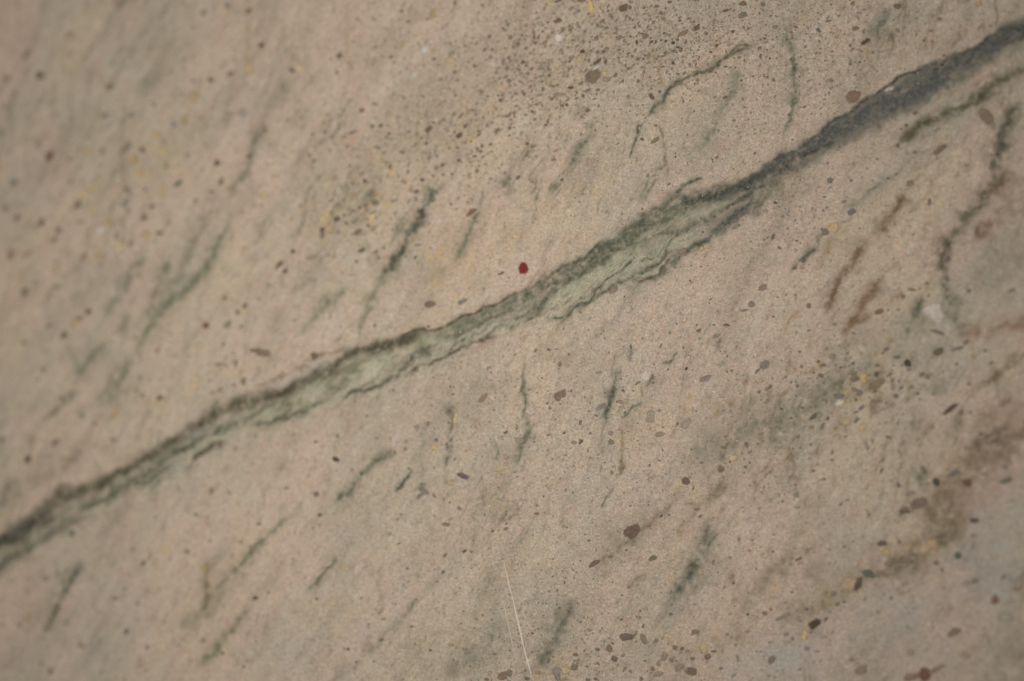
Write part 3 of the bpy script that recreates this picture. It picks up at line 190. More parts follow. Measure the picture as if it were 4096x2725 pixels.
CLOUDS = [  # broad, soft-edged staining: tile x y radius minerals amount
    ('A3', 20, 150, 120, 'gc', .3), ('A3', 60, 380, 110, 'g', .25), ('A3', 260, 930, 90, 'g', .25), ('A3', 1100, 100, 170, 'c', .3), ('A2', 2320, 550, 130, 'g', .22), ('A2', 2000, 900, 160, 'g', .2), ('A2', 1720, 1330, 220, 'g', .14), ('A2', 100, 1120, 130, 'p', .4), ('A2', 640, 240, 120, 'c', .3), ('A2', 1290, 520, 60, 'y', .35), ('A2', 360, 650, 90, 'y', .3),
    ('A1', 380, 1000, 260, 'gc', .25), ('A1', 60, 1250, 180, 'gc', .25), ('A1', 1000, 1380, 260, 'y', .25), ('A1', 1450, 1050, 150, 'y', .2), ('A1', 350, 230, 160, 'y', .18), ('A0', 2200, 1000, 300, 'c', .2), ('A0', 1000, 500, 300, 'c', .15), ('A0', 1400, 1300, 260, 'y', .22), ('A0', 1700, 1000, 180, 'y', .18),
    ('B0', 1500, 1000, 320, 'g', .2), ('B0', 2000, 330, 170, 'g', .22), ('B0', 2200, 950, 220, 'y', .22), ('B0', 1050, 1200, 260, 'gc', .15), ('B0', 900, 700, 260, 'y', .14), ('B1', 1150, 500, 220, 'y', .24), ('B1', 2150, 620, 240, 'y', .28), ('B1', 250, 550, 230, 'y', .2), ('B1', 1650, 1250, 200, 'y', .22), ('B1', 480, 870, 140, 'c', .3), ('B1', 1650, 200, 90, 'gc', .3), ('B2', 250, 420, 320, 'y', .26), ('B2', 750, 220, 220, 'y', .22), ('B2', 380, 800, 150, 'r', .12), ('B2', 1200, 130, 150, 'g', .2), ('B2', 1150, 1080, 160, 'gc', .25), ('B2', 950, 1250, 200, 'c', .2), ('B2', 2050, 900, 350, 'r', .1), ('B2', 2090, 1370, 60, 'y', .4), ('B2', 1950, 1350, 70, 'gc', .35),
    ('B3', 100, 200, 120, 'g', .4), ('B3', 330, 80, 150, 'g', .25), ('B3', 200, 420, 130, 'c', .25), ('B3', 2100, 1000, 220, 'g', .28), ('B3', 1400, 1420, 120, 'gd', .28), ('B3', 1150, 1540, 160, 'g', .3), ('B3', 800, 1500, 200, 'r', .22), ('B3', 800, 650, 250, 'r', .15), ('B3', 250, 1000, 150, 'y', .2), ('B3', 1900, 600, 260, 'c', .2), ('B3', 2280, 800, 200, 'g', .25),
    ('C0', 700, 100, 200, 'g', .25), ('C0', 300, 700, 300, 'g', .15), ('C0', 2200, 250, 150, 'y', .35), ('C0', 1400, 700, 220, 'y', .15), ('C0', 150, 1250, 150, 'c', .25), ('C0', 2300, 1400, 220, 'pk', .1), ('C1', 200, 200, 160, 'y', .28), ('C1', 1000, 1350, 220, 'y', .2), ('C1', 850, 700, 220, 'r', .1), ('C1', 2250, 400, 150, 'g', .22), ('C1', 1150, 1000, 160, 'g', .15), ('C1', 2200, 1250, 170, 'g', .18), ('C1', 1700, 1450, 160, 'r', .15), ('C1', 2250, 1430, 110, 'y', .2),
    ('C2', 450, 100, 220, 'g', .2), ('C2', 100, 950, 130, 'gd', .22), ('C2', 60, 1080, 110, 'g', .3), ('C2', 550, 500, 300, 'c', .12), ('C2', 960, 620, 80, 'y', .35), ('C2', 1120, 480, 70, 'y', .4), ('C2', 1560, 620, 80, 'y', .35), ('C2', 2150, 740, 170, 'g', .32), ('C2', 1750, 980, 200, 'g', .22), ('C2', 480, 1400, 200, 'g', .2), ('C2', 870, 1260, 80, 'gc', .4), ('C2', 1200, 1280, 260, 'c', .16), ('C2', 600, 1000, 110, 'p', .35), ('C2', 1050, 1130, 60, 'o', .3), ('C2', 900, 480, 90, 'g', .3), ('C2', 1500, 330, 250, 'r', .1), ('C2', 2000, 650, 200, 'r', .12), ('C2', 500, 160, 120, 'r', .16), ('C2', 300, 1250, 160, 'y', .14), ('C2', 1750, 1420, 160, 'y', .18), ('C2', 1120, 800, 180, 'r', .12), ('C2', 1600, 1500, 180, 'y', .15),
    ('C3', 620, 400, 190, 'g', .34), ('C3', 200, 680, 220, 'g', .32), ('C3', 900, 210, 170, 'gc', .28), ('C3', 780, 500, 100, 'y', .4), ('C3', 1350, 950, 220, 'r', .22), ('C3', 2150, 650, 180, 'r', .3), ('C3', 1800, 1420, 300, 'r', .2), ('C3', 2300, 900, 260, 'ro', .35), ('C3', 1950, 1200, 200, 'ro', .25), ('C3', 1000, 360, 170, 'oy', .25), ('D3', 950, 60, 130, 'or', .25), ('D3', 620, 250, 120, 'or', .22), ('B3', 2200, 400, 200, 'o', .22), ('C2', 2200, 1300, 200, 'o', .12), ('C3', 1400, 1250, 140, 'g', .3), ('C3', 100, 1000, 160, 'y', .15), ('C3', 950, 1000, 240, 'y', .12), ('C3', 2300, 1500, 160, 'c', .4), ('C3', 1650, 170, 120, 'c', .35), ('C3', 1700, 380, 160, 'c', .25), ('C3', 30, 870, 140, 'g', .25), ('C3', 1550, 120, 120, 'o', .3), ('C3', 1250, 120, 130, 'gc', .2), ('C3', 600, 60, 160, 'g', .18), ('C3', 330, 470, 170, 'g', .18),
    ('D0', 120, 780, 120, 'c', .4), ('D0', 450, 750, 200, 'c', .25), ('D0', 150, 480, 130, 'r', .14), ('D0', 680, 220, 130, 'r', .18), ('D0', 1000, 560, 120, 'g', .2), ('D0', 700, 560, 120, 'c', .25), ('D0', 800, 130, 80, 'c', .3), ('D0', 1250, 400, 120, 'g', .2),
    ('D1', 330, 560, 110, 'y', .35), ('D1', 490, 530, 70, 'y', .3), ('D1', 170, 100, 60, 'y', .3), ('D1', 180, 780, 120, 'c', .3), ('D1', 570, 640, 70, 'c', .35), ('D1', 1150, 720, 130, 'gd', .26), ('D1', 1280, 660, 90, 'gd', .22), ('D1', 1040, 830, 90, 'gd', .22), ('D1', 440, 860, 70, 'gc', .3), ('D1', 870, 90, 90, 'p', .3), ('D1', 740, 120, 80, 'p', .25), ('D1', 720, 600, 90, 'c', .25), ('D1', 450, 140, 80, 'c', .35), ('D1', 1200, 450, 140, 'g', .14), ('D1', 850, 250, 120, 'r', .1), ('D1', 640, 720, 60, 'r', .2),
    ('D2', 230, 560, 120, 'gd', .24), ('D2', 120, 720, 90, 'gd', .2), ('D2', 150, 130, 90, 'p', .25), ('D2', 950, 280, 60, 'g', .22), ('D2', 900, 120, 120, 'y', .2), ('D2', 800, 240, 60, 'y', .25), ('D2', 550, 120, 120, 'g', .14), ('D2', 1200, 450, 200, 'r', .12), ('D2', 1250, 840, 150, 'c', .6), ('D2', 1100, 880, 110, 'c', .4), ('D2', 850, 830, 140, 'o', .22), ('D2', 260, 820, 90, 'y', .35), ('D2', 1050, 700, 90, 'y', .22), ('D2', 1200, 660, 90, 'o', .25), ('D2', 780, 560, 130, 'g', .1), ('D2', 650, 700, 130, 'r', .1), ('D2', 380, 780, 80, 'g', .2), ('D2', 980, 600, 60, 'o', .25),
    ('D3', 700, 440, 170, 'c', .5), ('D3', 560, 640, 180, 'c', .35), ('D3', 1150, 180, 170, 'c', .45), ('D3', 60, 790, 150, 'c', .6), ('D3', 1200, 380, 140, 'c', .35), ('D3', 850, 780, 100, 'c', .3), ('D3', 750, 240, 90, 'or', .25), ('D3', 430, 380, 70, 'y', .3), ('D3', 830, 70, 60, 'y', .3), ('D3', 250, 330, 90, 'g', .22), ('D3', 150, 250, 160, 'o', .16), ('D3', 900, 500, 160, 'r', .12), ('D3', 1270, 780, 200, 'o', .28), ('D3', 700, 700, 200, 'r', .12), ('D3', 1200, 560, 110, 'c', .3), ('D3', 350, 150, 150, 'o', .14),
]

VEINLETS += [
    ('X', 'green_veinlet', 'g', .42, 9, '680 320 655 430 620 480 600 540'), ('X', 'green_veinlet', 'g', .5, 10, '620 560 560 670 520 730 450 790 400 850 360 900'), ('X', 'green_veinlet', 'g', .4, 9, '450 670 410 760 395 850'), ('X', 'green_veinlet', 'g', .34, 12, '390 640 330 740 270 850'), ('X', 'green_veinlet', 'g', .34, 10, '580 500 530 600 480 700 430 780'),
    ('X', 'ochre_streak', 'oy', .4, 6, '325 280 325 400 320 450 342 530'), ('X', 'ochre_streak', 'yo', .4, 5, '650 20 655 110 655 190'), ('X', 'ochre_streak', 'yo', .4, 5, '910 10 912 100 914 190'), ('X', 'ochre_streak', 'yo', .4, 4, '1100 260 1100 350 1112 440'),
    ('X', 'green_veinlet', 'gd', .62, 6, '1170 470 1115 550 1090 600 1050 680 1015 735'), ('X', 'green_veinlet', 'g', .5, 5, '1285 480 1250 570 1230 640 1180 710'), ('X', 'green_veinlet', 'g', .4, 8, '1010 720 980 790 940 880'), ('X', 'green_veinlet', 'g', .34, 9, '900 760 830 830 780 890'), ('X', 'green_veinlet', 'g', .36, 6, '1075 550 1045 610 1020 660'),
    ('Z', 'green_veinlet', 'gd', .6, 4, '350 320 385 280 410 240 460 205 520 185 580 145 660 110'), ('Z', 'green_veinlet', 'g', .45, 3, '345 315 325 370 305 430'), ('Z', 'green_veinlet', 'g', .55, 4, '725 90 745 160 745 220 740 290 715 380'), ('Z', 'green_veinlet', 'g', .36, 7, '600 170 570 260 530 340 500 400'), ('Z', 'green_veinlet', 'g', .4, 7, '230 350 180 390 155 430'), ('Z', 'green_veinlet', 'o', .4, 3, '385 320 400 400 415 490'), ('Z', 'green_veinlet', 'g', .4, 4, '400 420 360 480 330 540'), ('Z', 'green_veinlet', 'gd', .6, 3, '500 460 460 485 430 515'),
    ('Z', 'green_veinlet', 'gd', .5, 9, '1347 180 1250 240 1180 290 1080 325 1020 380'), ('Z', 'green_veinlet', 'gd', .5, 10, '1325 275 1295 340 1275 430'), ('Z', 'rust_streak', 'ro', .5, 7, '925 640 870 710 840 780 815 830'), ('Z', 'rust_streak', 'ro', .5, 7, '980 730 930 790 900 840 870 896'), ('Z', 'rust_streak', 'or', .4, 8, '1040 500 990 580 950 640'), ('Z', 'green_veinlet', 'gd', .5, 4, '825 600 780 670 730 720'), ('Z', 'green_veinlet', 'gc', .4, 8, '1000 460 920 520 860 570'), ('Z', 'brown_streak', 'od', .4, 12, '1310 430 1210 560 1130 670 1140 760'), ('Z', 'green_veinlet', 'g', .5, 7, '1085 770 1060 830 1040 890'), ('Z', 'green_veinlet', 'g', .45, 10, '1140 770 1170 830 1190 890'),
    ('Z', 'green_veinlet', 'gd', .5, 6, '720 470 650 540 560 600 470 650 380 730 320 745'), ('Z', 'green_veinlet', 'gd', .5, 4, '440 620 400 680 330 720 250 770 160 810 110 880'), ('Z', 'green_veinlet', 'g', .45, 6, '680 500 600 560 500 630'),
    ('Y', 'green_veinlet', 'g', .5, 4, '30 60 35 130 42 230 10 340'), ('Y', 'green_veinlet', 'gd', .5, 5, '285 60 265 130 245 190 238 240'), ('Y', 'ochre_streak', 'oy', .45, 4, '290 230 292 300 285 350'), ('Y', 'green_veinlet', 'gd', .4, 10, '530 450 500 540 480 590 440 660 390 740'), ('Y', 'brown_streak', 'og', .34, 9, '440 410 380 470 300 530 220 600'), ('Y', 'brown_streak', 'o', .34, 8, '580 340 500 440 430 520'), ('Y', 'green_veinlet', 'gd', .36, 10, '165 680 110 790 50 870'), ('Y', 'brown_streak', 'o', .34, 12, '770 540 700 600 630 680 600 740'),
    ('Y', 'green_veinlet', 'g', .26, 36, '900 70 750 190 600 260 460 340'), ('Y', 'brown_streak', 'or', .34, 24, '1347 250 1220 310 1130 420 1050 480'), ('Y', 'brown_streak', 'oy', .36, 18, '1200 470 1110 550 1000 600 900 640 800 690 680 760'),
    ('Q', 'green_veinlet', 'g', .4, 8, '260 20 210 90 180 170'), ('Q', 'green_veinlet', 'g', .36, 8, '380 20 330 80 280 170'), ('Q', 'green_veinlet', 'gd', .42, 6, '225 575 185 640 150 700 120 770'), ('Q', 'green_veinlet', 'g', .4, 6, '1040 280 950 345 915 400 870 440'), ('Q', 'green_veinlet', 'g', .4, 6, '800 430 700 515 650 575 560 660 490 760'), ('Q', 'green_veinlet', 'g', .34, 7, '660 700 590 780 520 860'), ('Q', 'ochre_streak', 'oy', .4, 6, '535 580 545 660 540 740'), ('Q', 'green_veinlet', 'g', .4, 6, '890 575 850 620 810 670'), ('Q', 'green_veinlet', 'g', .3, 7, '1180 600 1090 690 1020 770 900 890'), ('Q', 'brown_streak', 'od', .45, 4, '1195 170 1180 260 1172 350'), ('Q', 'green_veinlet', 'gd', .45, 4, '1085 340 1060 370 1043 400'),
]
CLOUDS += [('Y', 1250, 600, 150, 'c', .6), ('Y', 1020, 740, 130, 'c', .55), ('Y', 760, 850, 90, 'c', .55), ('X', 1250, 320, 120, 'y', .4), ('X', 1050, 450, 120, 'y', .4), ('X', 850, 560, 110, 'y', .35), ('X', 450, 450, 110, 'y', .32), ('X', 230, 540, 90, 'y', .3), ('X', 1180, 690, 130, 'y', .4), ('X', 1000, 560, 90, 'y', .35)]

# ------------------------------------------------------------------ the slab's face as a grid
STEP = 0.0003


def axis(lo, hi, end_lo, end_hi):
    core = np.arange(lo, hi + STEP / 2, STEP)
    def tail(n0, end):
        out, x, s = [], n0, STEP
        while abs(x - n0) < abs(end - n0):
            s = min(s * 1.12, 0.003)
            x += math.copysign(s, end - n0)
            out.append(x)
        return np.array(out)
    a, b = tail(core[0], end_lo), tail(core[-1], end_hi)
    return np.concatenate([a[::-1], core, b])


cx, cy = slab_xy(np.array([0, W_PX, 0, W_PX]), np.array([0, 0, H_PX, H_PX]))
XS = axis(cx.min() - 0.012, cx.max() + 0.012, cx.min() - 0.12, cx.max() + 0.12)
YS = axis(cy.min() - 0.010, cy.max() + 0.010, cy.min() - 0.10, cy.max() + 0.10)
NX, NY = len(XS), len(YS)
GX, GY = np.meshgrid(XS, YS)
GX, GY = GX.astype(np.float32), GY.astype(np.float32)
NT = 1024


def noise_tile(wave_px, ratio=1.0, angle=0.0, slope=1.6):
    """repeating random field; wave_px is the longest wave in tracing pixels, tile spans NT*4 px"""
    f = np.fft.fft2(rng.standard_normal((NT, NT)))
    k = np.fft.fftfreq(NT) * NT
    kx, ky = np.meshgrid(k, k)
    c, s = math.cos(angle), math.sin(angle)
    a, b = kx * c + ky * s, -kx * s + ky * c
    r = np.sqrt((a * ratio) ** 2 + b ** 2)
    k0 = NT * 4 / wave_px
    f *= 1.0 / (1 + (r / k0) ** 2) ** (slope / 2 + .3) * (r > 0.3 * k0)
    n = np.real(np.fft.ifft2(f))
    return ((n - n.mean()) / n.std()).astype(np.float32)


def sample(tile, x, y, shift=0.0):
    p = x / (4 * PX) + NT * 8 + shift
    q = y / (4 * PX) + NT * 8 + shift
    i, j = np.floor(p).astype(np.int32), np.floor(q).astype(np.int32)
    a, b = (p - i).astype(np.float32), (q - j).astype(np.float32)
    i0, j0, i1, j1 = i % NT, j % NT, (i + 1) % NT, (j + 1) % NT
    return (tile[j0, i0] * (1 - a) + tile[j0, i1] * a) * (1 - b) + (tile[j1, i0] * (1 - a) + tile[j1, i1] * a) * b


T_warp1, T_warp2 = noise_tile(170, slope=1.3), noise_tile(170, slope=1.3)
T_fine, T_mid = noise_tile(60, slope=1.0), noise_tile(260, slope=1.8)
T_streak = noise_tile(420, ratio=3.2, angle=math.radians(56), slope=1.7)
T_streak2 = noise_tile(300, ratio=3.0, angle=math.radians(60), slope=1.5)
T_tint = noise_tile(700, ratio=1.6, angle=math.radians(50), slope=2.0)
n_fine, n_mid = sample(T_fine, GX, GY), sample(T_mid, GX, GY)
WX = GX + sample(T_warp1, GX, GY) * (5 * PX)
WY = GY + sample(T_warp2, GX, GY) * (5 * PX)
FIELD = {m: np.zeros((NY, NX), np.float32) for m in 'dgoyrpcb'}


def polyline(tile, text):
    q = np.array([float(t) for t in text.split()]).reshape(-1, 2)
    return np.stack(slab_xy(*chart(tile, q[:, 0], q[:, 1])), -1)


def scale_of(tile):
    if tile in HALVES:
        return PX / .6577
    return PX / (1.3154 if tile[0] == 'D' else 2.3018)


def distance(pts, reach):
    """distance to a polyline and place along it, on the part of the grid it reaches"""
    x0, y0 = pts.min(0) - reach
    x1, y1 = pts.max(0) + reach
    i0, i1 = np.searchsorted(XS, x0), np.searchsorted(XS, x1)
    j0, j1 = np.searchsorted(YS, y0), np.searchsorted(YS, y1)
    if i1 <= i0 or j1 <= j0:
        return None
    sl = (slice(j0, j1), slice(i0, i1))
    x, y = WX[sl], WY[sl]
    best = np.full(x.shape, 1e9, np.float32)
    along = np.zeros(x.shape, np.float32)
    seg = np.hypot(*np.diff(pts, axis=0).T)
    cum = np.concatenate([[0], np.cumsum(seg)])
    for k in range(len(seg)):
        a, b = pts[k], pts[k + 1]
        dx, dy = b - a
        t = np.clip(((x - a[0]) * dx + (y - a[1]) * dy) / (seg[k] ** 2 + 1e-12), 0, 1)
        d = np.hypot(x - a[0] - t * dx, y - a[1] - t * dy)
        m = d < best
        best[m] = d[m]
        along[m] = (cum[k] + t[m] * seg[k]) / cum[-1]
    return sl, best, along


def smooth(x, lo, hi):
    t = np.clip((x - lo) / (hi - lo), 0, 1)
    return t * t * (3 - 2 * t)


def lay(minerals, sl, w):
    for n, m in enumerate(minerals):
        if m in FIELD:
            ww = w * (1.0 if n == 0 else 0.55)
            FIELD[m][sl] = 1 - (1 - FIELD[m][sl]) * (1 - np.clip(ww, 0, 1))


# broad staining first
for tile, x, y, r, minerals, amt in CLOUDS:
    p = np.stack(slab_xy(*chart(tile, np.array([x]), np.array([y]))), -1)
    p = np.concatenate([p, p + 1e-5])
    rr = r * scale_of(tile)
    got = distance(p, rr * 2.2)
    if got:
        sl, d, _ = got
        e = np.exp(-(d / rr * (1 + .22 * n_mid[sl])) ** 2 * 1.3)
        lay(minerals, sl, amt * .9 * e * np.clip(.85 + .45 * n_mid[sl] + .35 * n_fine[sl], 0, 2))

# countless fine wisps, all leaning the same way, never quite straight
T_w1 = noise_tile(330, ratio=5.5, angle=math.radians(57), slope=1.5)
T_w2 = noise_tile(190, ratio=5.0, angle=math.radians(62), slope=1.3)
T_w3 = noise_tile(420, ratio=6.0, angle=math.radians(50), slope=1.4)
T_bend = noise_tile(900, slope=2.4)
bend = sample(T_bend, GX, GY) * (40 * PX)
veil = np.clip(.5 + .6 * sample(T_bend, GX, GY, 500.0), 0, 1.3)
U0, V0 = trace_uv(GX, GY)
rightness = smooth(U0 + .35 * (V0 - 1400), 2700, 3500)
for tl, wd, amt, sh in ((T_w1, .085, .50, 0.0), (T_w2, .07, .34, 70.0), (T_w3, .06, .44, 200.0)):
    q = sample(tl, WX + bend, WY - bend * .4, sh)
    gate = np.clip(.35 + .75 * sample(T_mid, GX, GY, 97.0 + sh), 0, 1.4) * veil
    line = (np.exp(-(q / wd) ** 2) + .30 * np.exp(-(q / (wd * 4.5)) ** 2)) * gate * np.clip(.9 + .3 * n_fine, .2, 1.6) * amt * 1.0
    lay('g', (slice(None), slice(None)), line * (1 - rightness) * .62)
    lay('o', (slice(None), slice(None)), line * (.22 + .38 * rightness))
    lay('r', (slice(None), slice(None)), line * rightness * .5)
    q = sample(tl, WX + bend, WY - bend * .4, sh + 333.0)
    lay('y', (slice(None), slice(None)), np.exp(-(q / wd) ** 2) * amt * .45 * np.clip(sample(T_mid, GX, GY, 40.0 + sh), 0, 1.5))

# the main vein: everything between its upper and lower edge
def edge(rows):
    q = np.concatenate([np.stack(chart(r[0], *np.array(r[1:], float).T), -1) for r in rows])
    return q[np.argsort(q[:, 0])]
U, V = trace_uv(WX, WY)
ue, le = edge(UPPER), edge(LOWER)
v_up, v_lo = np.interp(U, ue[:, 0], ue[:, 1]), np.interp(U, le[:, 0], le[:, 1])
v_up = v_up + np.where(U < ue[0, 0], (ue[0, 0] - U) * .5, 0) - np.where(U > ue[-1, 0], (U - ue[-1, 0]) * .6, 0)
v_lo = v_lo + np.where(U < le[0, 0], (le[0, 0] - U) * .5, 0) - np.where(U > le[-1, 0], (U - le[-1, 0]) * .6, 0)
inside = smooth(V - v_up, -12, 16) * smooth(v_lo - V, -46, 40)
T_across = ((V - v_up) / np.maximum(v_lo - v_up, 20)).astype(np.float32)
leftish = smooth(-U, -3000, -2700)
everything = (slice(None), slice(None))
T_lay = noise_tile(95, ratio=6.5, angle=math.radians(29), slope=1.2)
T_lay2 = noise_tile(60, ratio=5.0, angle=math.radians(33), slope=1.2)
lay_n, lay_m = sample(T_lay, WX, WY), sample(T_lay2, WX, WY)
seam = np.exp(-(lay_n / .22) ** 2) * np.clip(.8 + .4 * n_mid, 0, 1.5)
seam2 = np.exp(-(lay_m / .2) ** 2)
fray = smooth(V - v_up, 0, 30) * smooth(v_lo + 70 - V, -20, 110)
lay('g', everything, fray * (.7 * seam + .5 * seam2) * (.35 + .65 * leftish))
lay('o', everything, fray * leftish * .25 * seam * smooth(2000 - U, 0, 900))
lay('p', everything, fray * leftish * .5 * smooth(lay_n, .3, 1.3))
lay('b', everything, inside * (1 - leftish) * (.5 + .18 * lay_n))
lay('g', everything, inside * (.40 + .12 * n_mid + .10 * n_fine) * (.6 + .4 * leftish) * np.clip(1.25 - T_across, .35, 1))
lay('p', everything, inside * leftish * .16 * smooth(T_across, .3, .6))
lay('d', everything, inside * (1 - leftish) * .12)
for tile, minerals, amt, w, text in VEIN:
    p = polyline(tile, text)
    ww = w * scale_of(tile) * 1.18
    got = distance(p, ww * 3)
    if got:
        sl, d, t = got
        e = np.exp(-(d / ww) ** 2 * np.clip(.9 + .3 * n_mid[sl], .4, 1.8))
        ends = smooth(t, 0, .06) * smooth(1 - t, 0, .06)
        lay(minerals, sl, amt * 1.1 * e * (.35 + .65 * ends) * np.clip(.95 + .25 * n_fine[sl] + .15 * n_mid[sl] + .18 * lay_m[sl], .2, 1.8))
vein_mask = inside > .5

# side veins and streaks, each remembered so that it becomes a part of its own
owner = np.zeros((NY, NX), np.int16)
strength = np.full((NY, NX), .42, np.float32)
owner[vein_mask] = -1
for k, (tile, kind, minerals, amt, w, text) in enumerate(VEINLETS):
    p = polyline(tile, text)
    if tile in ('A0', 'A1', 'B0', 'B1', 'C0', 'C1', 'D0'):
        w, amt = w * 1.5, amt * .78
    ww = w * scale_of(tile)
    got = distance(p, ww * 5.0)
    if not got:
        continue
    sl, d, t = got
    ends = smooth(t, 0, .16) * smooth(1 - t, 0, .16)
    e = np.exp(-np.abs(d / (ww * (.55 + .5 * ends))) ** 1.6) * (.15 + .85 * ends)
    wob = np.clip(1.0 + .24 * n_fine[sl] + .14 * n_mid[sl], .45, 1.7)
    halo = np.exp(-(d / (ww * 3.0)) ** 2) * np.clip(.26 + .16 * n_fine[sl], 0, 1)
    lay(minerals, sl, amt * (e * wob * .95 + halo * ends))
    m = (e > strength[sl]) & (owner[sl] >= 0)
    strength[sl][m] = e[m]
    owner[sl][m] = k + 1
for m in FIELD:
    FIELD[m] = np.clip(FIELD[m], 0, 1)

streak = sample(T_streak, GX, GY)
streak2 = sample(T_streak2, GX, GY, 311.0)
tint = sample(T_tint, GX, GY)
# where the stone is full of dark specks
speck = np.full((NY, NX), .25, np.float32)
for tile, x, y, r, amt in [('A2', 600, 500, 900, .5), ('A2', 1500, 300, 900, .6), ('A3', 300, 700, 700, .7), ('A3', 1000, 150, 500, .5), ('C2', 500, 700, 900, .4), ('C3', 200, 800, 500, .6), ('D2', 250, 600, 400, .6), ('D1', 1150, 700, 250, .5), ('B3', 200, 250, 350, .5), ('A1', 2000, 1300, 500, .4), ('C1', 1900, 500, 450, .4)]:
    px_, py_ = slab_xy(*chart(tile, np.array([x]), np.array([y])))
    rr = r * scale_of(tile)
    speck += amt * np.exp(-((GX - px_[0]) ** 2 + (GY - py_[0]) ** 2) / rr ** 2).astype(np.float32)
speck = np.clip(speck, 0, 1)

# ------------------------------------------------------------------ materials
def node_kit(name):
    m = bpy.data.materials.new(name)
    m.use_nodes = True
    t = m.node_tree
    bsdf = t.nodes['Principled BSDF']
    bsdf.inputs['Roughness'].default_value = 0.62
    bsdf.inputs['Specular IOR Level'].default_value = 0.16
    geo = t.nodes.new('ShaderNodeNewGeometry')

    def put(sock, v):
        if isinstance(v, bpy.types.NodeSocket):
            t.links.new(v, sock)
        elif v is not None:
            sock.default_value = v

    def math_(op, a, b=None, c=None, clamp=False):
        n = t.nodes.new('ShaderNodeMath')
        n.operation, n.use_clamp = op, clamp
        put(n.inputs[0], a); put(n.inputs[1], b); put(n.inputs[2], c)
        return n.outputs[0]

    def attr(nm):
        n = t.nodes.new('ShaderNodeAttribute')
        n.attribute_name = nm
        return n

    def noise(scale, detail=2.0, rough=.6, off=(0, 0, 0), stretch=None, vec=None):
        v = vec or geo.outputs['Position']
        if stretch or any(off):
            mp = t.nodes.new('ShaderNodeMapping')
            t.links.new(v, mp.inputs[0])
            mp.inputs['Location'].default_value = off
            if stretch:
                mp.inputs['Rotation'].default_value = (0, 0, stretch[0])
                mp.vector_type = 'TEXTURE'
                mp.inputs['Scale'].default_value = (stretch[1], 1, 1)
            v = mp.outputs[0]
        n = t.nodes.new('ShaderNodeTexNoise')
        t.links.new(v, n.inputs['Vector'])
        n.inputs['Scale'].default_value, n.inputs['Detail'].default_value, n.inputs['Roughness'].default_value = scale, detail, rough
        return n.outputs[0]

    def cells(scale, feature='F1'):
        n = t.nodes.new('ShaderNodeTexVoronoi')
        n.feature = feature
        t.links.new(geo.outputs['Position'], n.inputs['Vector'])
        n.inputs['Scale'].default_value = scale
        return n

    def mix(f, a, b, mode='MIX'):
        n = t.nodes.new('ShaderNodeMix')
        n.data_type, n.blend_type = 'RGBA', mode
        put(n.inputs[0], f)
        put(n.inputs[6], a if isinstance(a, bpy.types.NodeSocket) else (*a, 1))
        put(n.inputs[7], b if isinstance(b, bpy.types.NodeSocket) else (*b, 1))
        return n.outputs[2]

    def ramp(v, lo, hi):
        n = t.nodes.new('ShaderNodeMapRange')
        n.interpolation_type = 'SMOOTHSTEP'
        put(n.inputs[0], v); put(n.inputs[1], lo); put(n.inputs[2], hi)
        return n.outputs[0]
    return m, t, bsdf, math_, attr, noise, cells, mix, ramp


stone, t, bsdf, math_, attr, noise, cells, mix, ramp = node_kit("veined_sandstone")
grain = noise(1900, 2.5, .7)
grain2 = noise(900, 2.0, .6, (3, 1, 0))
A = {k: attr(v).outputs['Fac'] for k, v in dict(d='charcoal', g='chlorite', o='olive', y='ochre', r='rust', p='pale', c='cool', b='slate', s='speck', t='tint', k='streak').items()}
base = mix(ramp(A['t'], -1.3, 1.3), lin((172, 158, 139)), lin((182, 160, 142)))
base = mix(math_('MULTIPLY', ramp(A['k'], .0, 2.0), .4), base, lin((188, 168, 138)))
base = mix(math_('MULTIPLY', ramp(A['k'], .0, -2.0), .42), base, lin((150, 139, 118)))
mott = noise(75, 7, .72, (4, 4, 0), (math.radians(57), 2.4))
mott2 = noise(150, 5, .7, (9, 2, 0), (math.radians(62), 1.8))
base = mix(math_('MULTIPLY', ramp(mott, .50, .30), .6), base, lin((132, 122, 103)))
base = mix(math_('MULTIPLY', ramp(mott, .52, .72), .45), base, lin((196, 180, 158)))
spots = {}
for key, sc, off, lo, hi, amt, colour in (('brown', 300, (1, 5, 0), .52, .70, .48, (136, 114, 96)), ('grey', 230, (6, 3, 0), .53, .70, .42, (140, 135, 121)),
                                          ('gold', 250, (3, 9, 0), .53, .69, .16, (192, 165, 118)), ('light', 280, (8, 8, 0), .53, .70, .45, (196, 182, 162)),
                                          ('flesh', 170, (5, 7, 0), .52, .72, .50, (178, 148, 128)), ('dark', 420, (2, 6, 0), .57, .72, .5, (110, 96, 79))):
    spots[key] = ramp(noise(sc, 4, .62, off, (math.radians(58), 1.45)), lo, hi)
    base = mix(math_('MULTIPLY', spots[key], amt), base, lin(colour))
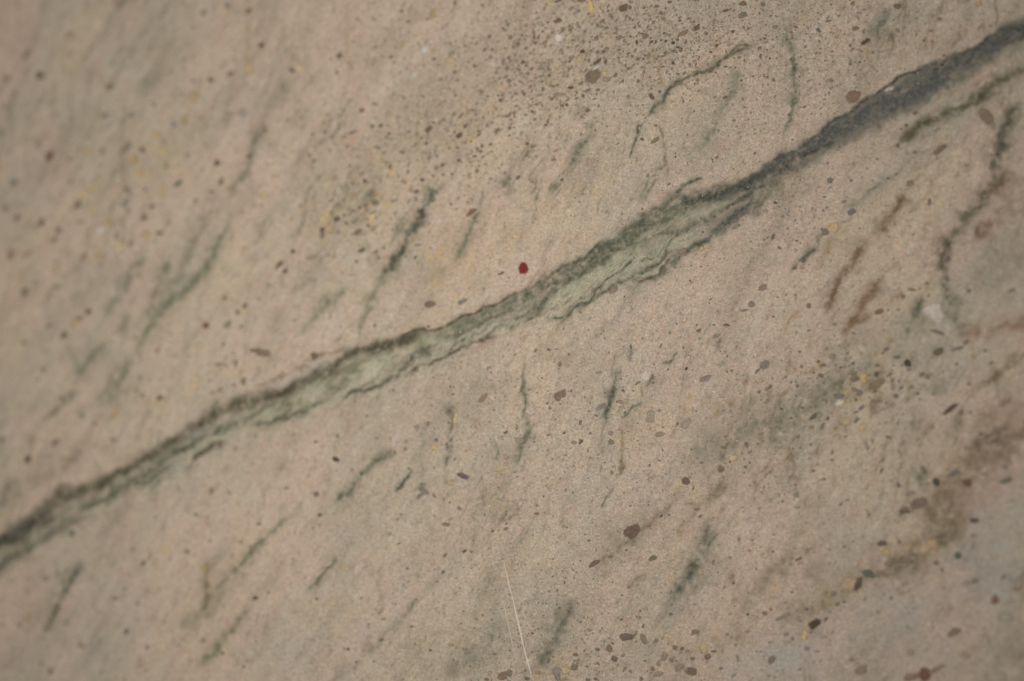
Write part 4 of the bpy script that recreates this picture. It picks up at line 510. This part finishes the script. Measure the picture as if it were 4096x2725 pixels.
# crystals: each grain a little lighter or darker, cemented with paler rims
vor = cells(620)
rims = cells(620, 'DISTANCE_TO_EDGE')
sep = t.nodes.new('ShaderNodeSeparateColor')
t.links.new(vor.outputs['Color'], sep.inputs[0])
base = mix(math_('MULTIPLY', sep.outputs[0], math_('MULTIPLY', A['s'], .42)), base, lin((136, 121, 102)))
base = mix(math_('MULTIPLY', ramp(rims.outputs['Distance'], .10, .0), math_('MULTIPLY', A['s'], .30)), base, lin((200, 184, 160)))
grit = ramp(math_('MULTIPLY_ADD', grain2, .45, math_('MULTIPLY', grain, .55)), .34, .66)
def laid(col, w, colour, least, more):
    return mix(math_('MULTIPLY', w, math_('MULTIPLY_ADD', grit, more, least), clamp=True), col, colour)
col = base
col = laid(col, A['c'], lin((160, 154, 145)), .6, .5)
col = laid(col, math_('MULTIPLY', A['y'], math_('MULTIPLY_ADD', spots['gold'], 1.5, .35), clamp=True), lin((188, 158, 106)), .5, .8)
col = laid(col, A['r'], lin((122, 84, 56)), .45, .9)
col = laid(col, A['p'], lin((178, 173, 147)), .5, .8)
col = laid(col, A['g'], lin((90, 95, 72)), .5, .85)
col = laid(col, A['o'], lin((92, 82, 54)), .55, .75)
col = laid(col, A['b'], lin((72, 75, 73)), .5, .75)
col = laid(col, A['d'], lin((52, 52, 46)), .55, .75)
dots = ramp(math_('MULTIPLY_ADD', A['s'], .10, noise(820, 1.0, .5, (7, 2, 0))), .735, .80)
col = mix(math_('MULTIPLY', dots, .75), col, lin((84, 76, 60)))
light_dots = ramp(noise(760, 1.0, .5, (1, 8, 0)), .73, .80)
col = mix(math_('MULTIPLY', light_dots, .5), col, lin((208, 196, 174)))
val = math_('MULTIPLY_ADD', math_('SUBTRACT', grain, .5), 1.5, 1.02)
val = math_('MULTIPLY', val, math_('MULTIPLY_ADD', math_('SUBTRACT', grain2, .5), .7, 1.0))
comb = t.nodes.new('ShaderNodeCombineColor')
for q in range(3):
    t.links.new(val, comb.inputs[q])
col = mix(1.0, col, comb.outputs[0], 'MULTIPLY')
t.links.new(col, bsdf.inputs['Base Color'])
bump = t.nodes.new('ShaderNodeBump')
bump.inputs['Strength'].default_value = 0.15
bump.inputs['Distance'].default_value = 0.00012
t.links.new(grain, bump.inputs['Height'])
t.links.new(bump.outputs[0], bsdf.inputs['Normal'])


def clast_material(name, per_object):
    m, t, bsdf, math_, attr, noise, cells, mix, ramp = node_kit(name)
    if per_object:
        info = t.nodes.new('ShaderNodeObjectInfo')
        c = info.outputs['Color']
    else:
        c = attr('hue').outputs['Color']
    g1 = noise(1700, 2.5, .7)
    g2 = noise(480, 3, .6, (2, 2, 0))
    val = math_('MULTIPLY_ADD', math_('SUBTRACT', g1, .5), .8, 1.0)
    val = math_('MULTIPLY', val, math_('MULTIPLY_ADD', math_('SUBTRACT', g2, .5), .8, 1.0))
    comb = t.nodes.new('ShaderNodeCombineColor')
    for q in range(3):
        t.links.new(val, comb.inputs[q])
    t.links.new(mix(1.0, c, comb.outputs[0], 'MULTIPLY'), bsdf.inputs['Base Color'])
    # a grainy, crumbling rim where the clast gives way to the stone round it
    rim = attr('rim').outputs['Fac']
    a = math_('MULTIPLY_ADD', math_('SUBTRACT', g1, .5), 1.3, rim)
    a = math_('MULTIPLY_ADD', math_('SUBTRACT', g2, .5), .8, a)
    t.links.new(ramp(a, .05, 1.0), bsdf.inputs['Alpha'])
    return m


clast_mat = clast_material("clast_mineral", True)
speck_mat = clast_material("speck_mineral", False)
scratch_mat, _t, _b, *_ = node_kit("bruised_stone")
_b.inputs['Base Color'].default_value = (*lin((206, 196, 178)), 1)
side_mat, _t, _b, *_r = node_kit("sawn_stone")
_t.links.new(_r[4](_r[2](300, 4, .6), lin((150, 136, 116)), lin((176, 160, 138))), _b.inputs['Base Color'])

# ------------------------------------------------------------------ build the slab
root = bpy.data.objects.new("stone_slab", None)
COL.objects.link(root)
root['label'] = "beige sandstone slab crossed by a dark grey-green diagonal vein and flecked with brown clasts"
root['category'] = "stone slab"
root['kind'] = 'thing'

relief = (n_fine * 0.000004 - FIELD['d'] * 0.00003 - FIELD['g'] * 0.00001).astype(np.float32)
co_all = np.stack([GX, GY, relief], -1).reshape(-1, 3)
ATTR = dict(charcoal=FIELD['d'], chlorite=FIELD['g'], olive=FIELD['o'], ochre=FIELD['y'], rust=FIELD['r'], pale=FIELD['p'], cool=FIELD['c'], slate=FIELD['b'],
            speck=speck, tint=tint + .6 * streak2, streak=streak)
idx = np.arange(NX * NY, dtype=np.int32).reshape(NY, NX)
quads = np.stack([idx[:-1, :-1], idx[:-1, 1:], idx[1:, 1:], idx[1:, :-1]], -1).reshape(-1, 4)
face_owner = owner[:-1, :-1].reshape(-1).copy()
for k in range(1, len(VEINLETS) + 1):      # too thin to be a piece of its own: stays in the face
    if (face_owner == k).sum() <= 40:
        face_owner[face_owner == k] = 0


def surface(name, faces, parent, extra=None):
    """one piece of the face: the given grid quads with their mineral amounts"""
    used = np.unique(faces)
    back = np.zeros(NX * NY, np.int32)
    back[used] = np.arange(len(used), dtype=np.int32)
    f = back[faces]
    me = bpy.data.meshes.new(name)
    verts = co_all[used]
    n0 = len(verts)
    more_f = []
    if extra is not None:
        more_v, more_f = extra(back)
        verts = np.concatenate([verts, more_v])
        f = np.concatenate([f, np.array(more_f, np.int32)])
    me.vertices.add(len(verts))
    me.vertices.foreach_set('co', verts.astype(np.float32).ravel())
    me.loops.add(f.size)
    me.loops.foreach_set('vertex_index', f.astype(np.int32).ravel())
    me.polygons.add(len(f))
    me.polygons.foreach_set('loop_start', np.arange(0, f.size, 4, dtype=np.int32))
    if more_f:
        mi = np.zeros(len(f), np.int32)
        mi[-len(more_f):] = 1
        me.polygons.foreach_set('material_index', mi)
    me.update(calc_edges=True)
    for k, arr in ATTR.items():
        a = me.attributes.new(k, 'FLOAT', 'POINT')
        d = np.zeros(len(verts), np.float32)
        d[:n0] = arr.reshape(-1)[used]
        a.data.foreach_set('value', d)
    me.materials.append(stone)
    if more_f:
        me.materials.append(side_mat)
    o = bpy.data.objects.new(name, me)
    COL.objects.link(o)
    o.parent = parent
    return o


def sides(back):
    ring = np.concatenate([idx[0, :-1], idx[:-1, -1], idx[-1, :0:-1], idx[:0:-1, 0]])
    used_n = int(back.max()) + 1
    low = co_all[ring].copy()
    low[:, 2] = -0.03
    n = len(ring)
    fs = [(int(back[ring[k]]), used_n + k, used_n + (k + 1) % n, int(back[ring[(k + 1) % n]])) for k in range(n)]
    nx, ny = NX - 1, NY - 1
    fs.append((used_n, used_n + nx + ny + nx, used_n + nx + ny, used_n + nx))
    return low, fs


surface("face", quads[face_owner == 0], root, sides)
vein = surface("vein", quads[face_owner == -1], root)
vein['label'] = "broad dark grey-green vein running up to the right"
for k, (tile, kind, *_rest) in enumerate(VEINLETS):
    f = quads[face_owner == k + 1]
    if len(f):
        surface(kind, f, root)

# ------------------------------------------------------------------ clasts
def blob(seed, n=14, rough=.16, square=0.0):
    r_ = random.Random(seed)
    ph = [(r_.uniform(0, 6.28), r_.uniform(-1, 1)) for _ in range(4)]
    pts = []
    for k in range(n):
        a = 2 * math.pi * k / n
        r = 1 + sum(rough / (h + 1) * c * math.cos((h + 2) * a + p) for h, (p, c) in enumerate(ph)) + r_.uniform(-.05, .05)
        if square:
            r *= 1 + square * (1 / max(abs(math.cos(a)), abs(math.sin(a))) - 1)
        pts.append((math.cos(a) * r, math.sin(a) * r))
    return pts


RINGS = ((1.22, -0.00012, 0.0), (1.10, 0.000012, .2), (.72, 0.00003, .9))
def lens_mesh(name, outline, mat):
    n = len(outline)
    vs, rim, fs = [], [], []
    for s, z, w in RINGS:
        for x, y in outline:
            vs.append((x * s, y * s, z)); rim.append(w)
    vs.append((0, 0, 0.000036)); rim.append(1.0)
    for q in range(len(RINGS) - 1):
        for k in range(n):
            a, b = q * n + k, q * n + (k + 1) % n
            fs.append((a, b, b + n, a + n))
    q = (len(RINGS) - 1) * n
    for k in range(n):
        fs.append((q + k, q + (k + 1) % n, len(vs) - 1))
    me = bpy.data.meshes.new(name)
    me.from_pydata(vs, [], fs)
    a = me.attributes.new('rim', 'FLOAT', 'POINT')
    a.data.foreach_set('value', rim)
    me.materials.append(mat)
    me.shade_smooth()
    return me


SHAPES = [lens_mesh("clast_shape", blob(100 + k, 14, .2, .35 * (k % 3 == 0)), clast_mat) for k in range(14)]
NAME = dict(br='brown_clast', rb='red_brown_clast', db='brown_clast', ol='olive_clast', gr='grey_clast', bl='blue_grey_clast', dk='dark_grain', bk='black_pit_fleck',
            wh='pale_clast', ye='ochre_clast', oc='ochre_clast', rd='red_clast', pk='pale_clast', gn='green_clast', pu='purple_clast')
NAME['or'] = 'orange_clast'


def shade(hue, strength):
    a, b = lin(HUE[hue]), lin(STONE)
    j = random.uniform(.9, 1.1)
    return tuple((x * strength + y * (1 - strength)) * j for x, y in zip(a, b))


rows = []
for tile, text in CLASTS.items():
    for e in text.split(';'):
        x, y, a, b, ang, hue, st = e.split()
        x, y, a, b, ang, st = float(x), float(y), float(a), float(b), float(ang), float(st)
        u, v = chart(tile, x, y)
        p = slab_xy(np.array([float(u)]), np.array([float(v)]))
        k = scale_of(tile) * (1.25 if u < 1500 else 1.1)
        rows.append((a * b * k * k * (1.6 if hue == 'rd' else 1), p[0][0], p[1][0], a * k, b * k, math.radians(ang), hue, st))
rows.sort(key=lambda r: -r[0])
KEEP = 288
n_i = 0
for area, x, y, a, b, ang, hue, st in rows[:KEEP]:
    o = bpy.data.objects.new(NAME[hue], SHAPES[n_i % len(SHAPES)])
    n_i += 1
    COL.objects.link(o)
    o.parent = root
    o.location = (x, y, random.uniform(0, 6e-6))
    o.rotation_euler = (0, 0, ang)
    o.scale = (a, b, 1)
    o.color = (*shade(hue, st), 1)
    if hue == 'rd':
        o['label'] = "dark red clast just above the main vein"
for tile, outl, hue, st in OUTLINED:
    q = np.array(outl, float)
    x, y = slab_xy(*chart(tile, q[:, 0], q[:, 1]))
    mx, my = x.mean(), y.mean()
    pts = list(zip((x - mx) * .94, (y - my) * .94))[::-1]
    o = bpy.data.objects.new(NAME[hue], lens_mesh("clast_outline", pts, clast_mat))
    COL.objects.link(o)
    o.parent = root
    o.location = (mx, my, 8e-6)
    o.color = (*shade(hue, st), 1)

# the many small grains and black-painted pits: one joined part
small = [r[1:] for r in rows[KEEP:]]
def scatter(tile, x, y, rx, ry, n, hues, lo, hi, st=.8):
    k = scale_of(tile)
    u, v = chart(tile, x, y)
    px_, py_ = slab_xy(np.array([float(u)]), np.array([float(v)]))
    for _ in range(n):
        gx, gy = random.gauss(0, .5), random.gauss(0, .5)
        s = lo * .8 + (hi - lo) * random.random() ** 3.0
        small.append((px_[0] + gx * rx * k, py_[0] + gy * ry * k, s * PX, s * PX * random.uniform(.45, .9), random.gauss(.5, .6), random.choice(hues), st * random.uniform(.3, 1.0)))
mixed = ['br', 'br', 'ol', 'db', 'gr', 'rb']
scatter('A2', 400, 450, 1100, 800, 700, mixed + ['db', 'ol'], 4.5, 13, .95)
scatter('A2', 300, 800, 700, 500, 200, mixed + ['db', 'ol'], 4.5, 12, .9)
scatter('A2', 1400, 350, 900, 600, 480, mixed + ['gr', 'dk'], 4, 11, .95)
scatter('A2', 2100, 250, 700, 500, 180, mixed + ['gr', 'dk'], 3, 9)
scatter('A3', 300, 500, 800, 900, 220, mixed + ['gr', 'dk'], 3, 9)
scatter('A3', 1000, 200, 700, 500, 90, ['gr', 'ol', 'br'], 4, 12)
scatter('A1', 1900, 1200, 900, 700, 380, mixed + ['db', 'db'], 4.5, 13, .95)
scatter('A1', 900, 1250, 900, 500, 120, mixed + ['db', 'oc'], 5, 13, .9)
scatter('A1', 600, 1500, 700, 500, 90, mixed + ['oc', 'ye'], 6, 14, .8)
scatter('B1', 950, 350, 700, 600, 190, mixed + ['db', 'oc'], 5, 14, .9)
scatter('A1', 1000, 500, 1200, 900, 90, mixed, 5, 12, .7)
scatter('A0', 1700, 1200, 1200, 900, 60, mixed, 6, 14, .7)
scatter('B0', 800, 500, 1500, 1000, 130, mixed + ['oc', 'ye'], 7, 18, .8)
scatter('C0', 1900, 350, 900, 400, 90, mixed + ['oc', 'ye'], 5, 14, .8)
scatter('C3', 900, 330, 700, 220, 130, ['ol', 'db', 'gr', 'br', 'oc'], 6, 18, .9)
scatter('C2', 500, 700, 1100, 1000, 220, mixed + ['dk'], 3, 8)
scatter('C2', 1500, 1200, 1200, 900, 130, mixed + ['dk'], 3, 8)
scatter('C3', 250, 800, 800, 800, 130, mixed + ['gr', 'gn'], 4, 10)
scatter('C3', 1300, 700, 1200, 900, 70, mixed, 5, 12, .7)
scatter('B3', 300, 300, 700, 700, 110, mixed + ['gr', 'dk'], 3, 9)
scatter('B3', 900, 800, 900, 900, 70, mixed, 4, 10, .7)
scatter('C1', 1900, 500, 900, 900, 140, mixed + ['gr', 'dk'], 3, 8)
scatter('D2', 600, 400, 1000, 700, 260, mixed + ['dk'], 3, 8)
scatter('D2', 650, 780, 900, 180, 120, mixed, 4, 14)
scatter('D1', 1000, 500, 600, 600, 120, mixed + ['gr', 'dk'], 3, 8)
scatter('D3', 250, 500, 700, 600, 110, mixed, 4, 10)
scatter('D3', 900, 450, 900, 700, 50, mixed, 6, 12, .6)
scatter('B2', 1600, 900, 1500, 900, 130, ['gr', 'br', 'dk', 'ol'], 2.5, 6)
scatter('B2', 500, 300, 900, 700, 60, ['or', 'br', 'dk', 'ol'], 2.5, 6, .7)
for _ in range(700):      # thinly over the whole slab, beyond the view too
    s = random.uniform(3, 9)
    small.append((random.uniform(XS[0] + .004, XS[-1] - .004), random.uniform(YS[0] + .004, YS[-1] - .004), s * PX, s * PX * random.uniform(.5, .95), random.gauss(.6, .6), random.choice(mixed + ['ye', 'wh', 'gn', 'gr']), random.uniform(.2, .7)))
OUT = [blob(300 + k, 8, .22) for k in range(12)]
vs, fs, rim, hue_v = [], [], [], []
for n_, (x, y, a, b, ang, hue, st) in enumerate(small):
    c, s = math.cos(ang), math.sin(ang)
    cl = shade(hue, min(st, 1.0))
    k0 = len(vs)
    z0 = 4e-6 + 6e-6 * random.random()
    for sc, z, w in ((1.15, -8e-5, 0), (.95, 1.0e-5, .45)):
        for ox, oy in OUT[n_ % 12]:
            vs.append((x + (ox * a * c - oy * b * s) * sc, y + (ox * a * s + oy * b * c) * sc, z + z0)); rim.append(w); hue_v.append((*cl, 1))
    vs.append((x, y, 2.2e-5 + z0)); rim.append(1.0); hue_v.append((*cl, 1))
    for k in range(8):
        fs.append((k0 + k, k0 + (k + 1) % 8, k0 + 8 + (k + 1) % 8, k0 + 8 + k))
        fs.append((k0 + 8 + k, k0 + 8 + (k + 1) % 8, k0 + 16))
me = bpy.data.meshes.new("fine_grains")
me.from_pydata(vs, [], fs)
me.attributes.new('rim', 'FLOAT', 'POINT').data.foreach_set('value', rim)
me.attributes.new('hue', 'FLOAT_COLOR', 'POINT').data.foreach_set('color', np.array(hue_v, np.float32).ravel())
me.materials.append(speck_mat)
me.shade_smooth()
o = bpy.data.objects.new("fine_grains", me)
COL.objects.link(o)
o.parent = root
o['kind'] = 'stuff'

# ------------------------------------------------------------------ the hairline scratches
def scratch(points, widths, label):
    q = np.array(points, float)
    x, y = slab_xy(q[:, 0], q[:, 1])
    P = np.stack([x, y], -1)
    vs, fs = [], []
    for k in range(len(P)):
        d = P[min(k + 1, len(P) - 1)] - P[max(k - 1, 0)]
        d = d / np.hypot(*d)
        nrm = np.array([-d[1], d[0]])
        w = widths[k] * PX / 2
        for s, z in ((-1.6, -2e-5), (-.8, 2.6e-5), (.8, 2.6e-5), (1.6, -2e-5)):
            vs.append((*(P[k] + nrm * w * s), z))
    for k in range(len(P) - 1):
        for j in range(3):
            fs.append((4 * k + j, 4 * k + j + 1, 4 * k + 5 + j, 4 * k + 4 + j))
    me = bpy.data.meshes.new("scratch")
    me.from_pydata(vs, [], fs)
    me.materials.append(scratch_mat)
    o = bpy.data.objects.new("scratch", me)
    COL.objects.link(o)
    o.parent = root
    o['label'] = label


scratch([(2014, 2242), (2025, 2290), (2037, 2345), (2050, 2392), (2068, 2470), (2084, 2540), (2100, 2610), (2122, 2690), (2128, 2716)],
        [.8, 2.2, 3.4, 2.4, 4.2, 4.6, 3.8, 3.4, 1.0], "long thin pale scratch near the bottom edge")
scratch([(2008, 2390), (2020, 2440), (2034, 2505), (2050, 2580), (2064, 2640)], [.5, 1.6, 2.0, 1.6, .6], "short faint pale scratch beside the long one")
